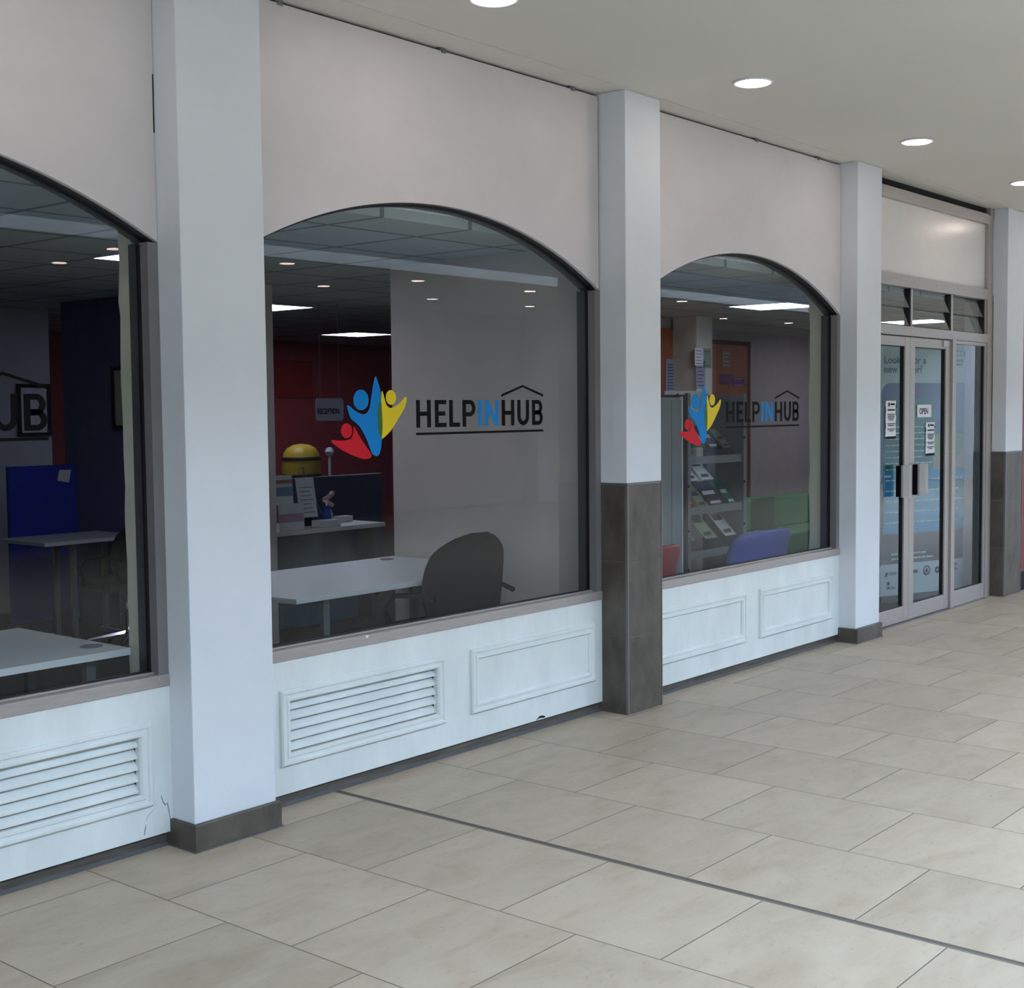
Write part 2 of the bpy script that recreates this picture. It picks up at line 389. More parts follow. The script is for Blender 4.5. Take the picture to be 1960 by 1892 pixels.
# ------------------------------------------------------------------ pillars
def stone_clad(x0, x1, y0, y1, z0, z1, joints, t):
    zs = [z0]+joints+[z1]
    for a, b in zip(zs[:-1], zs[1:]):
        MB().box(x0, x1, y0, y1, a+0.0015, b-0.0015).build('stone_tile', M_STONE, t, bevel=0.0015)
    box(x0+0.003, x1-0.003, y0+0.003, y1, z0, z1).build('grout', mat('pale_grout', (120, 116, 110), 0.8), t)
def pillar(x0, x1, label, skirt=None, clad=None, yb=0.14):
    t = empty('pillar', ((x0+x1)/2, 0.06, 0), label, 'pillar')
    z = skirt or clad[-1]
    box(x0, x1, -0.010, yb, z, HZ-0.0055).build('shaft', M_PLASTER, t, bevel=0.003)
    if skirt:
        box(x0-0.012, x1+0.012, -0.03, yb+0.01, 0, skirt).build('skirting', M_STONE, t, bevel=0.002)
        box(x0-0.017, x1+0.017, -0.035, yb+0.01, 0, 0.005).build('sealant', M_SILI, t)
    else:
        stone_clad(x0, x1, -0.012, yb+0.01, 0.0, clad[-1]-0.012, clad[:-1], t)
        box(x0-0.001, x1+0.001, -0.0135, yb+0.01, clad[-1]-0.012, clad[-1]).build('metal_trim', M_ALU_DK, t)
        for a, b in ((x0-0.0015, x0+0.010), (x1-0.006, x1+0.001)): box(a, b, -0.0145, 0.0, 0, clad[-1]).build('corner_trim', mat('corner_trim_metal', (112, 109, 106), 0.5, metal=0.1), t)
    return t
pillar(0.965, 1.350, 'wide white pillar with a low brown stone skirting, nearest the camera', skirt=0.100, yb=0.16)
pillar(3.745, 4.070, 'white pillar with tall brown stone tiles, between the two middle arched windows', clad=[0.409, 0.812, 1.225], yb=0.185)
pillar(6.455, 6.830, 'narrow white pillar with a low stone skirting, left of the glass doors', skirt=0.100, yb=0.145)
pillar(9.283, 9.685, 'white pillar with tall brown stone tiles at the right edge, beyond the glass doors', clad=[0.409, 0.812, 1.225], yb=0.108)
pillar(-1.85, -1.46, 'white pillar left of the left arched window, out of frame', skirt=0.100, yb=0.16)

# ------------------------------------------------------------------ arched bays
PROF = [(0, 0), (0.0, 0.012), (0.006, 0.019), (0.016, 0.019), (0.020, 0.011), (0.030, 0.011), (0.034, 0.016), (0.044, 0.016), (0.050, 0.006), (0.050, 0)]
def plate(x0, x1, z0, z1, y0, y1, holes):
    mb = MB(); xs = sorted({x0, x1, *[h[0] for h in holes], *[h[1] for h in holes]})
    for a, b in zip(xs[:-1], xs[1:]):
        hz = [h for h in holes if h[0] <= a and h[1] >= b]
        if hz:
            mb.box(a, b, y0, y1, z0, hz[0][2]); mb.box(a, b, y0, y1, hz[0][3], z1)
        else: mb.box(a, b, y0, y1, z0, z1)
    return mb
NAMES = {1: 'left', 2: 'middle', 3: 'right-hand'}
def bay(n, X0, X1, Yp, vents, panels, gap):
    nm = NAMES[n]
    cx = (X0+X1)/2; half = (X1-X0)/2+0.01; rise = 0.312; R = (half**2+rise**2)/(2*rise); zc = 2.545-R
    def arc(r, k=48, lim=half):
        out = []
        for i in range(k+1):
            x = cx-lim+2*lim*i/k; out.append((x, zc+math.sqrt(max(r*r-(x-cx)**2, 0))))
        return out
    # arched board
    t = empty('arched_panel', (cx, Yp+0.01, 2.5), 'white board with an arched lower edge over the %s shop window' % nm, 'wall panel')
    a = arc(R, 48, (X1-X0)/2-0.001)
    xa, xb = X0+0.002, X1-gap
    a = [(min(max(p[0], xa), xb), p[1]) for p in a]
    mb = MB()
    vs = []; fs = []
    top = 3.213
    for (x, z) in a:
        vs += [(x, Yp, z), (x, Yp, top), (x, Yp+0.02, z), (x, Yp+0.02, top)]
    for i in range(len(a)-1):
        p, q = i*4, i*4+4
        fs += [(p, q, q+1, p+1), (p+2, p+3, q+3, q+2), (p, p+2, q+2, q), (p+1, q+1, q+3, p+3)]
    fs += [(0, 1, 3, 2), (len(a)*4-4, len(a)*4-2, len(a)*4-1, len(a)*4-3)]
    mb.add(vs, fs).build('board', M_WHITE, t)
    box(xa, xb, Yp+0.004, Yp+0.024, 3.2145, 3.238).build('top_batten', M_WHITE, t)
    box(X0-0.0, X1, Yp+0.030, Yp+0.045, 3.226, HZ-0.006).build('track', mat('dark_grey_track', (66, 66, 70), 0.5), t)
    for q in ((0.06, 0.52, 0.86) if n == 3 else (0.1, 0.5, 0.905)):
        x = X0+(X1-X0)*q; MB().box(x-0.018, x+0.018, Yp-0.002, Yp+0.03, 3.2385, 3.25).box(x-0.008, x+0.016, Yp-0.006, Yp-0.001, 3.228, 3.248).build('clip', M_GREYMET, t)
    if n == 1: box(X1-0.006, X1-0.001, Yp-0.0006, Yp+0.001, 2.63, 2.84).build('joint_crack', M_VOID, t)
    # lower riser board
    t = empty('stall_riser', (cx, Yp+0.01, 0.05), 'worn white panelled board below the %s shop window' % nm, 'wall panel')
    plate(X0-0.01, X1+0.01, 0.053, 0.602, Yp, Yp+0.02, [(v+0.05, v+0.935, 0.221, 0.433) for v in vents]).build('board', M_LOWER, t)
    def crack(pts, w, m):
        mb = MB(); ws = [w*(0.4+0.6*math.sin(math.pi*(k+.5)/len(pts))) for k in range(len(pts))]
        up = [(p[0]+q*.5, p[1]+q*.6) for p, q in zip(pts, ws)]; dn = [(p[0]-q*.5, p[1]-q*.6) for p, q in zip(pts, ws)]
        for k in range(len(pts)-1): mb.prism([dn[k], dn[k+1], up[k+1], up[k]], Yp-0.0006, Yp+0.0004)
        mb.build('paint_crack', m, t)
    M_CRK = bpy.data.materials.get('paint_crack') or mat('paint_crack', (128, 134, 138), 0.8)
    if n == 1:
        crack([(.956,.09),(.950,.125),(.9424,.1627),(.932,.158),(.9241,.171),(.9157,.1966)], .0035, M_CRK)
        crack([(.8964,.1696),(.8775,.1505),(.8565,.136),(.850,.12)], .003, M_CRK); crack([(.8464,.1032),(.842,.085),(.8384,.0661)], .006, M_CRK)
    if n == 2:
        crack([(3.18,.056),(3.20,.066),(3.222,.066),(3.25,.060)], .010, M_VOID)
    for v in vents:
        fr = ring_moulding(v, v+0.985, 0.171, 0.483, Yp, PROF).build('vent_frame', M_LOWER, t)
        xl, xr = v+0.05, v+0.935
        MB().box(xl-0.01, xr+0.01, Yp+0.075, Yp+0.08, 0.2, 0.45).box(xl-0.012, xl, Yp+0.02, Yp+0.075, 0.2, 0.45).box(xr, xr+0.012, Yp+0.02, Yp+0.075, 0.2, 0.45).build('vent_backing', M_VOID, fr)
        for k in range(5):
            z = 0.226+k*0.0425
            MB().add([(xl, Yp+0.006, z), (xr, Yp+0.006, z), (xr, Yp+0.036, z+0.034), (xl, Yp+0.036, z+0.034),
                      (xl, Yp+0.006, z+0.007), (xr, Yp+0.006, z+0.007), (xr, Yp+0.032, z+0.039), (xl, Yp+0.032, z+0.039)],
                     [(0,3,2,1),(4,5,6,7),(0,1,5,4),(1,2,6,5),(2,3,7,6),(3,0,4,7)]).build('louvre', M_LOWER, t)
    for v in panels:
        ring_moulding(v, v+0.985, 0.178, 0.484, Yp, PROF).build('panel_moulding', M_LOWER, t)
    o = MB().box(X0-0.02, X1+0.02, Yp+0.022, Yp+0.05, 0, 0.10).build('baseboard_bay%d' % n, M_KICK); tag(o, kind='structure')
    o = MB().add([(X0, Yp+0.022, 0.012), (X1, Yp+0.022, 0.012), (X1, Yp+0.006, 0.0005), (X0, Yp+0.006, 0.0005), (X0, Yp+0.022, 0.0005), (X1, Yp+0.022, 0.0005)],
                 [(3, 2, 1, 0), (0, 4, 3), (1, 2, 5), (3, 4, 5, 2)]).build('sealant_strip', M_SILI)
    tag(o, 'grey sealant strip along the floor below the %s shop window' % nm, 'sealant')
    # window: sill, jambs, arch head, gasket, pane
    w = empty('window_%d' % n, (cx, Yp+0.05, 0.65), kind='structure')
    MB().box(X0, X1, Yp-0.006, Yp+0.052, 0.6025, 0.648).box(X0, X1, Yp+0.030, Yp+0.052, 0.648, 0.656).build('window_sill', M_ALU, w, bevel=0.002)
    if n == 2: MB().prism([(1.998, .6475), (2.020, .6445), (2.006, .632)], Yp-0.0072, Yp-0.0062).build('paint_chip', M_PAPER, w)
    J = 0.045; zs = 2.235
    for (a0, a1) in ((X0, X0+J), (X1-J, X1)):
        MB().box(a0, a1, Yp+0.001, Yp+0.052, 0.6485, zs).build('jamb', M_JAMB, w)
        MB().box(a0, a1, Yp+0.066, Yp+0.12, 0.62, zs).build('inner_jamb', M_ALU_DK, w)  # darker grey paints the shade behind the glass onto the aluminium
    def band(r1, r2, y0, y1, name, m):
        o1 = arc(r1); o2 = arc(r2); vs = []; fs = []
        for p, q in zip(o1, o2): vs += [(p[0], y0, p[1]), (q[0], y0, q[1]), (p[0], y1, p[1]), (q[0], y1, q[1])]
        for i in range(len(o1)-1):
            p, q = i*4, i*4+4
            fs += [(p, p+1, q+1, q), (p+2, q+2, q+3, p+3), (p+1, p+3, q+3, q+1), (p, q, q+2, p+2)]
        return MB().add(vs, fs).build(name, m, w)
    band(R+0.03, R-0.004, Yp+0.021, Yp+0.045, 'arch_head', M_ARCH_SHADE)
    band(R+0.03, R-0.012, Yp+0.045, Yp+0.058, 'arch_gasket', M_GASKET)
    band(R+0.03, R-0.010, Yp+0.066, Yp+0.11, 'inner_arch', M_ALU_DK)  # shade on the inner frame is part of this grey
    mb = MB()
    for (a0, a1) in ((X0+J, X0+J+0.010), (X1-J-0.010, X1-J)): mb.box(a0, a1, Yp+0.046, Yp+0.058, 0.656, zs-0.006)
    mb.box(X0+J, X1-J, Yp+0.046, Yp+0.058, 0.656, 0.662)
    mb.build('gasket', M_GASKET, w)
    pts = [(X0+0.02, 0.652)]+[(X1-0.02, 0.652)]+[(p[0], p[1]) for p in arc(R, 48, (X1-X0)/2-0.02)][::-1]
    MB().prism(pts, Yp+0.058, Yp+0.065).build('glass_pane', M_GLASS, w)
    # inside reveal board behind the sill
    box(X0, X1, Yp+0.066, Yp+0.13, 0.60, 0.645).build('inner_sill', M_ALU_DK, w)
bay(1, -1.46, 0.965, 0.125, [-0.112], [-1.30], 0.002)
bay(2, 1.350, 3.745, 0.155, [1.515], [2.682], 0.012)
bay(3, 4.070, 6.455, 0.113, [], [4.195, 5.350], 0.004)
# solid backing: below sills and above the arches, behind the boards
tag(MB().box(-9, -1.85, 0.2, 0.34, 0, 3.25).box(-1.85, 6.83, 0.255, 0.34, 0, 0.60).box(-1.85, 6.83, 0.295, 0.34, 2.56, HZ-0.01).build('wall_front', M_VOID), kind='structure')
for i, (x0, x1, y0, y1) in enumerate([(0.925, 1.35, 0.235, 0.315), (6.425, 6.86, 0.222, 0.325)]):
    mb = MB(); zs = [0]; 
    while zs[-1] < 2.48: zs.append(min(2.485, zs[-1]+random.uniform(0.05, 0.16)))
    vs = []; fs = []
    for z in zs:
        j = random.uniform(-0.007, 0.007); vs += [(x0, y0, z), (x1, y0, z), (x1, y1+j, z), (x0, y1+j, z)]
    for k in range(len(zs)-1):
        for c in range(4): d = (c+1) % 4; fs.append((k*4+c, k*4+d, k*4+4+d, k*4+4+c))
    mb.add(vs, fs); mb.build('wall_pier%d' % (i+1), M_BEIGE)['kind'] = 'structure'

# ------------------------------------------------------------------ window logos (vinyl on the glass)
def strokes(kind, x0, x1, z0, z1, s=0.0250, h=0.0200):
    P = []; R = lambda a, b, c, d: P.append([(a, c), (b, c), (b, d), (a, d)])
    zm = (z0+z1)/2
    if kind == 'H': R(x0, x0+s, z0, z1); R(x1-s, x1, z0, z1); R(x0+s, x1-s, zm-h/2, zm+h/2)
    if kind == 'E': R(x0, x0+s, z0, z1); R(x0+s, x1, z0, z0+h); R(x0+s, x1, z1-h, z1); R(x0+s, x1-0.008, zm-h/2, zm+h/2)
    if kind == 'L': R(x0, x0+s, z0, z1); R(x0+s, x1, z0, z0+h)
    if kind == 'I': R(x0, x1, z0, z1)
    if kind == 'N': R(x0, x0+s*.9, z0, z1); R(x1-s*.9, x1, z0, z1); P.append([(x0+s*.9, z1), (x0+s*.9, z1-0.045), (x1-s*.9, z0), (x1-s*.9, z0+0.045)])
    def bowl(ax, az0, az1, xr, w=0.024, hh=0.020):
        n = 14; cz = (az0+az1)/2; ro = (az1-az0)/2; rx = min(ro, xr-ax)*1.0; cxx = xr-rx
        R(ax, cxx, az0, az0+hh); R(ax, cxx, az1-hh, az1)
        for i in range(n):
            a = -math.pi/2+math.pi*i/n; b = -math.pi/2+math.pi*(i+1)/n
            P.append([(cxx+rx*math.cos(a), cz+ro*math.sin(a)), (cxx+rx*math.cos(b), cz+ro*math.sin(b)),
                      (cxx+(rx-w)*math.cos(b), cz+(ro-hh)*math.sin(b)), (cxx+(rx-w)*math.cos(a), cz+(ro-hh)*math.sin(a))])
    if kind == 'P': R(x0, x0+s, z0, z1); bowl(x0+s, z0+0.048, z1, x1)
    if kind == 'B': R(x0, x0+s, z0, z1); bowl(x0+s, z0, zm+0.009, x1); bowl(x0+s, zm-0.009, z1, x1-0.004)
    if kind == 'U':
        rx = (x1-x0)/2; cxx = (x0+x1)/2; cz = z0+0.046; R(x0, x0+s, cz, z1); R(x1-s, x1, cz, z1)
        n = 16
        for i in range(n):
            a = math.pi+math.pi*i/n; b = math.pi+math.pi*(i+1)/n
            P.append([(cxx+rx*math.cos(a), cz+0.046*math.sin(a)), (cxx+rx*math.cos(b), cz+0.046*math.sin(b)),
                      (cxx+(rx-s)*math.cos(b), cz+0.024*math.sin(b)), (cxx+(rx-s)*math.cos(a), cz+0.024*math.sin(a))])
    return P
LET = [('H', 2.401, 2.498), ('E', 2.525, 2.604), ('L', 2.623, 2.698), ('P', 2.716, 2.808), ('I', 2.829, 2.854), ('N', 2.879, 2.977), ('H', 3.003, 3.099), ('U', 3.123, 3.215), ('B', 3.238, 3.325)]
BLUE = [(2.147,1.768),(2.162,1.74),(2.175,1.706),(2.180,1.646),(2.182,1.585),(2.181,1.524),(2.178,1.48),(2.173,1.451),(2.159,1.422),(2.143,1.418),(2.121,1.428),(2.108,1.45),(2.089,1.49),(2.057,1.538),(2.025,1.565),(1.997,1.583),(1.984,1.605),(1.974,1.64),(1.990,1.637),(2.013,1.622),(2.042,1.608),(2.065,1.602),(2.089,1.607),(2.108,1.63),(2.12,1.68),(2.132,1.73)]
YELP = [(2.187,1.704),(2.202,1.665),(2.213,1.641),(2.234,1.629),(2.26,1.633),(2.299,1.652),(2.331,1.677),(2.341,1.668),(2.325,1.628),(2.283,1.579),(2.244,1.535),(2.205,1.505),(2.178,1.494),(2.182,1.53),(2.184,1.60),(2.180,1.67)]
OVER = [(2.176,1.662),(2.183,1.60),(2.184,1.54),(2.176,1.496),(2.163,1.520),(2.156,1.573),(2.164,1.635)]
REDP = [(1.880,1.494),(1.926,1.491),(1.968,1.492),(1.997,1.501),(2.008,1.525),(2.012,1.551),(2.026,1.532),(2.056,1.492),(2.089,1.455),(2.114,1.427),(2.108,1.412),(2.085,1.407),(2.054,1.41),(1.989,1.43),(1.925,1.458),(1.891,1.478)]
def logo(dx, dz, Yg, label, dscale=1.0):
    t = empty('window_logo', (2.6+dx, Yg, 1.6+dz), label, 'window sign')
    y0, y1 = Yg-0.0012, Yg-0.0002
    def T(p): return [(a+dx, b+dz) for a, b in p]
    def part(name, polys, m, off=0):
        mb = MB()
        for p in polys: mb.prism(T(p), y0-off, y1-off)
        return mb.build(name, m, t)
    o = part('blue_figure', [smooth_poly(BLUE)], M_CYAN); part('blue_head', [ellipse(2.057, 1.664, 0.0455, 0.045)], M_CYAN)
    part('yellow_figure', [smooth_poly(YELP)], M_YEL); part('yellow_head', [ellipse(2.241, 1.675, 0.032, 0.0325)], M_YEL)
    part('red_figure', [smooth_poly(REDP)], M_RED); part('red_head', [ellipse(1.969, 1.532, 0.033, 0.032)], M_RED)
    part('green_overlap', [smooth_poly(OVER)], M_OLIVE, 0.0012)
    for k, a, b in LET:
        part('letter', strokes(k, a, b, 1.538, 1.664), M_CYAN if k in 'IN' else M_BLACK)
    part('underline', [[(2.398, 1.504), (3.328, 1.504), (3.328, 1.515), (2.398, 1.515)]], M_BLACK)
    part('roof_line', [[(3.001, 1.679), (3.165, 1.727), (3.165, 1.738), (3.001, 1.691)], [(3.165, 1.727), (3.329, 1.680), (3.329, 1.692), (3.165, 1.738)]], M_BLACK)
logo(0, 0, 0.155+0.058, 'coloured people logo with black and blue lettering on the middle arched window')
logo(2.652, -0.012, 0.113+0.058, 'coloured people logo with black and blue lettering on the right-hand arched window')
logo(-2.793, 0.021, 0.125+0.058, 'end of a black lettering logo on the left arched window, cut by the photo edge')

# ------------------------------------------------------------------ entrance: doors, side light, louvred transom
YD = 0.115
tr = empty('trim_3', (8.2, YD, 0), kind='structure')
def fr(x0, x1, z0, z1, y0=YD-0.02, y1=YD+0.05, name='frame_bar', m=M_ALU, p=tr): return box(x0, x1, y0, y1, z0, z1).build(name, m, p, bevel=0.0015)
fr(9.130, 9.200, 0, 3.183); fr(9.201, 9.280, 0, 3.25, YD-0.005)
fr(6.831, 9.129, 2.49, 2.575); fr(6.831, 9.129, 2.135, 2.205); fr(6.831, 9.129, 3.11, 3.19)
fr(6.831, 6.90, 0, 2.134); fr(8.365, 8.435, 0, 2.134, YD-0.03)
fr(7.615, 7.645, 2.206, 2.489, YD-0.005); fr(8.385, 8.42, 2.206, 2.489, YD-0.005); fr(9.105, 9.129, 2.206, 2.489, YD-0.005); fr(6.831, 6.86, 2.206, 2.489, YD-0.005)
fr(6.90, 9.129, -0.0005, 0.006, YD-0.04, YD+0.06, 'threshold', M_ALU_DK)
tag(box(6.831, 9.20, YD+0.03, YD+0.05, 3.195, HZ-0.006).build('trim_4', M_VOID), kind='structure')
o = box(6.832, 9.128, YD+0.012, YD+0.03, 2.576, 3.109).build('fascia_panel', mat('glossy_white_panel', (216, 212, 208), 0.22, noise=0.03, bump=0.05, bscale=30))
tag(o, 'plain glossy white panel in an aluminium frame above the glass doors', 'wall panel')
# louvred transom
w5 = empty('window_5', (8, YD, 2.2), kind='structure')
for (a, b) in ((6.861, 7.614), (7.646, 8.384), (8.421, 9.104)):
    for z0, z1 in ((2.345, 2.478), (2.212, 2.352)):
        MB().add([(a, YD+0.002, z0), (b, YD+0.002, z0), (b, YD+0.030, z1), (a, YD+0.030, z1), (a, YD+0.008, z0), (b, YD+0.008, z0), (b, YD+0.036, z1), (a, YD+0.036, z1)],
                 [(0,1,2,3),(4,7,6,5),(0,4,5,1),(3,2,6,7),(0,3,7,4),(1,5,6,2)]).build('louvre_blade', M_LGLASS, w5)
    MB().box(b-0.012, b, YD+0.0, YD+0.045, 2.206, 2.488).build('blade_clip', M_GASKET, w5)
# door leaves
def leaf(n, x0, x1, st_l, st_r, handle):
    d = empty('door_%d' % n, ((x0+x1)/2, YD, 0), kind='structure')
    y0, y1 = YD-0.012, YD+0.032
    mb = MB().box(x0, x0+st_l, y0, y1, 0.008, 2.128).box(x1-st_r, x1, y0, y1, 0.008, 2.128)
    mb.build('stile', M_ALU, d, bevel=0.003)
    box(x0+st_l, x1-st_r, y0+0.001, y1-0.001, 2.058, 2.127).build('top_rail', M_ALU, d, bevel=0.003)
    box(x0+st_l, x1-st_r, y0+0.001, y1-0.001, 0.009, 0.122).build('bottom_rail', M_ALU, d, bevel=0.003)
    a, b = x0+st_l, x1-st_r
    MB().box(b-0.010, b, y0+0.012, y1-0.006, 0.122, 2.058).box(a, b, y0+0.012, y1-0.006, 0.1225, 0.128).box(a, b, y0+0.012, y1-0.006, 2.052, 2.0575).build('gasket', M_GASKET, d)
    box(a-0.005, b+0.005, YD+0.010, YD+0.016, 0.115, 2.065).build('glass_pane', M_DGLASS, d)
    hx0, hx1 = handle
    h = empty('door_handle', ((hx0+hx1)/2, YD-0.05, 1.06)); h.parent = d; h.matrix_parent_inverse = Matrix.Translation(-d.location)
    mb = MB(); nst = 6
    pts = []
    for k in range(nst*2+1):
        x = hx0+(hx1-hx0)*k/(nst*2); pts.append((x, YD-0.066-(0.006 if k % 2 else 0.0)-0.010*math.sin(math.pi*k/(nst*2))))
    pts += [(hx1, YD-0.052), (hx0, YD-0.052)]
    bpy.data.objects.remove(h)
    mb.prismz(pts, 0.945, 1.182); o = mb.build('door_handle', mat('ribbed_pull_handle', (190, 188, 188), 0.3, metal=0.6), d)
    MB().box(hx0+0.002, hx0+0.022, YD-0.052, y0, 0.95, 1.178).build('handle_bracket', M_BLACK, d)
    return d
leaf(1, 6.902, 7.588, 0.075, 0.088, (7.35, 7.50))
leaf(2, 7.592, 8.362, 0.088, 0.088, (7.648, 7.800))
box(8.20, 8.30, YD-0.022, YD-0.012, 2.075, 2.122).build('door_closer_box', M_ALU, bpy.data.objects['door_2'])
# side light
w4 = empty('window_4', (8.8, YD, 0), kind='structure')
MB().box(8.436, 9.129, YD-0.012, YD+0.03, 0, 0.128).box(8.436, 9.129, YD-0.012, YD+0.03, 2.105, 2.134).box(8.436, 8.47, YD-0.012, YD+0.03, 0.128, 2.105).box(9.10, 9.129, YD-0.012, YD+0.03, 0.128, 2.105).build('sidelight_frame', M_ALU, w4, bevel=0.002)
MB().box(9.090, 9.10, YD, YD+0.02, 0.128, 2.105).box(8.47, 9.10, YD, YD+0.02, 0.128, 0.134).build('gasket', M_GASKET, w4)
box(8.465, 9.105, YD+0.010, YD+0.016, 0.12, 2.11).build('glass_pane', M_DGLASS, w4)

# notices on the doors
def notice(x0, x1, z0, z1, label, kind):
    t = empty('notice', ((x0+x1)/2, YD-0.0, z0), label, 'paper notice')
    y = YD+0.006
    n = 14; vs = []; fs = []
    for i in range(n+1):
        z = z0+(z1-z0)*i/n; k = 0.006*math.sin(i*1.9)*0.5; c = 0.002*math.sin(i*1.1)
        vs += [(x0+k-(0.008 if i == 0 else 0), y-0.002+c, z), (x1+k, y-0.002-c, z), (x1+k, y-0.0014-c, z), (x0+k-(0.008 if i == 0 else 0), y-0.0014+c, z)]
    for i in range(n):
        for c in range(4): d = (c+1) % 4; fs.append((i*4+c, i*4+d, i*4+4+d, i*4+4+c))
    fs += [(0, 3, 2, 1), (n*4, n*4+1, n*4+2, n*4+3)]
    MB().add(vs, fs).build('paper', M_PAPER, t)
    y2 = y-0.0055; w = x1-x0
    mb = MB(); H = z1-z0
    mb.box(x0+w*.22, x0+w*.34, y2, y2+0.0008, z1-H*.15, z1-H*.055)
    mb.box(x0+w*.42, x0+w*.86, y2, y2+0.0008, z1-H*.12, z1-H*.07)
    mb.box(x0+w*.14, x0+w*.9, y2, y2+0.0008, z1-H*.275, z1-H*.235)
    mb.build('heading', M_BLACK, t)
    mb = MB(); 
    for k, (q, a) in enumerate([(.38, .12), (.43, .17), (.48, .17), (.53, .28), (.64, .12), (.69, .2), (.79, .12), (.84, .3)]):
        mb.box(x0+w*a, x1-w*a*.9, y2, y2+0.0008, z1-H*q-0.004, z1-H*q+0.003)
    mb.build('text_line', M_INK, t)
    box(x0+0.01, x1+0.004, y2+0.002, y2+0.0028, z0-0.018, z0+0.001).build('tape', M_BLACK, t); box(x1-0.004, x1+0.012, y2+0.002, y2+0.0028, z1-H*.19, z1-H*.1).build('tape', M_BLACK, t)
notice(7.205, 7.375, 1.395, 1.655, 'tall white paper notice with dark tape on the left glass door', 1)
notice(7.930, 8.095, 1.250, 1.490, 'tall white paper notice with dark tape on the right glass door, below the open sign', 2)
t = empty('open_sign', (7.9, YD, 1.55), 'square white card reading OPEN taped inside the right glass door', 'sign')
box(7.765, 8.03, YD+0.004, YD+0.006, 1.53, 1.625).build('card', M_PAPER, t)
wall_text('OPEN', 7.80, YD+0.0035, 1.555, 0.062, M_INK, 'lettering', t, xscale=1.05, bold=0.002)

# ------------------------------------------------------------------ roller banner behind the doors
BW, BH = 1.0, 2.13
t = empty('roller_banner', (0, 0, 0), 'tall teal and blue careers banner standing behind the glass doors', 'banner')
BM = Matrix.Translation((8.82, 0.50, 0.0)) @ Matrix.Rotation(math.radians(-21), 4, 'Z')
def bpart(mb, name, m): mb.xform(BM); return mb.build(name, m, t)
bpart(MB().box(-BW/2, BW/2, 0, 0.004, 0.05, BH), 'sheet', mat('banner_pale', (196, 216, 220), 0.6))
bpart(MB().box(-BW/2-0.01, BW/2+0.01, -0.03, 0.04, 0.0, 0.05), 'base', M_GREYMET)
def bpoly(pts, k=1): return MB().prism(pts, -0.0012*k, -0.0012*k+0.0008)
def rrect(x0, x1, z0, z1, r, corners=(1, 1, 1, 1)):
    out = []; cs = [(x0+r, z0+r, math.pi), (x1-r, z0+r, 1.5*math.pi), (x1-r, z1-r, 0), (x0+r, z1-r, .5*math.pi)]; ex = [(x0, z0), (x1, z0), (x1, z1), (x0, z1)]
    for (cx, cz, a), e, c in zip(cs, ex, corners):
        if c: out += [(cx+r*math.cos(a+i*math.pi/12), cz+r*math.sin(a+i*math.pi/12)) for i in range(7)]
        else: out.append(e)
    return out
h = BW/2
bpart(bpoly(rrect(-h+.005, h, 0.98, 1.807, 0.1, (0, 0, 0, 1))), 'photo_area', mat('banner_blue', (74, 108, 160), 0.6, noise=0.35, nscale=2.5))
bpart(bpoly(smooth_poly([(.05, 1.16), (.3, 1.14), (.44, 1.22), (.45, 1.37), (.3, 1.38), (.1, 1.36)]), 2), 'green_area', mat('banner_green', (110, 160, 50), 0.6))
bpart(bpoly(smooth_poly([(.05, 1.04), (.49, 1.04), (.49, 1.2), (.44, 1.26), (.34, 1.16), (.1, 1.2)]), 3), 'skin_area', mat('banner_beige', (178, 150, 128), 0.6))
bpart(bpoly([(-h+0.03, 1.06), (.098, 1.06), (.098, 1.678), (-h+0.03, 1.678)], 4), 'teal_area', mat('banner_teal', (0, 120, 116), 0.6, noise=0.2, nscale=2))
bpart(bpoly([(-h, 0.30), (h, 0.30), (h, 1.0), (-h, 1.0)], 1), 'grey_area', mat('banner_grey', (88, 84, 94), 0.6))
bpart(bpoly(rrect(-h+0.03, h-0.004, 0.56, 1.086, 0.11, (0, 1, 0, 0)), 5), 'blue_area', mat('banner_sky', (30, 150, 200), 0.6, noise=0.12, nscale=3))
M_TEALINK = mat('teal_ink', (0, 88, 108), 0.6); M_PALEINK = mat('pale_ink', (190, 226, 232), 0.6)
def btext(s, x, z, size, m, xs=1.0, bold=0.0, k=6):
    mb = text_mesh(s, size, 0.0003, 'LEFT', xs, bold); mb.v = [(v[0]+x, -0.0014*k-v[2], v[1]+z) for v in mb.v]; return bpart(mb, 'lettering', m)
btext('Looking for a', -.475, 1.967, 0.084, M_TEALINK, 1.05, 0.0012)
btext('new career?', -.475, 1.891, 0.084, M_TEALINK, 1.05, 0.0012)
bpart(bpoly([(.335, 2.032), (.462, 2.032), (.462, 2.080), (.335, 2.080)], 5), 'logo_block', mat('deep_blue_print', (0, 84, 140), 0.6))
btext('NHS', .345, 2.038, 0.050, M_PAPER, 0.98, 0.0015, 8)
btext('Mid and', .315, 1.988, 0.034, M_TEALINK, 1.1, 0.001)
btext('S Essex', .315, 1.953, 0.034, M_TEALINK, 1.1, 0.001)
mb = MB(); rnd = random.Random(3)
def words(x0, x1, z, hh):
    x = x0; mb = MB()
    while x < x1-.01:
        w = rnd.uniform(.018, .06); mb.box(x, min(x+w, x1), -0.0095, -0.009, z, z+hh); x += w+.009
    bpart(mb, 'text_line', M_PALEINK)
for i in range(8): words(-h+.05, .08-(i % 3)*.05, 1.44-i*.05, .009)
for i in range(5): words(-h+.05, .44-(i % 2)*.05, 1.0-i*.088, .011)
words(-h+.12, .02, .385, .014); words(-h+.12, .10, .345, .014)
bpart(MB().box(-h+.04, -h+.11, -0.0095, -0.009, 1.03, 1.05), 'text_line', M_PAPER)
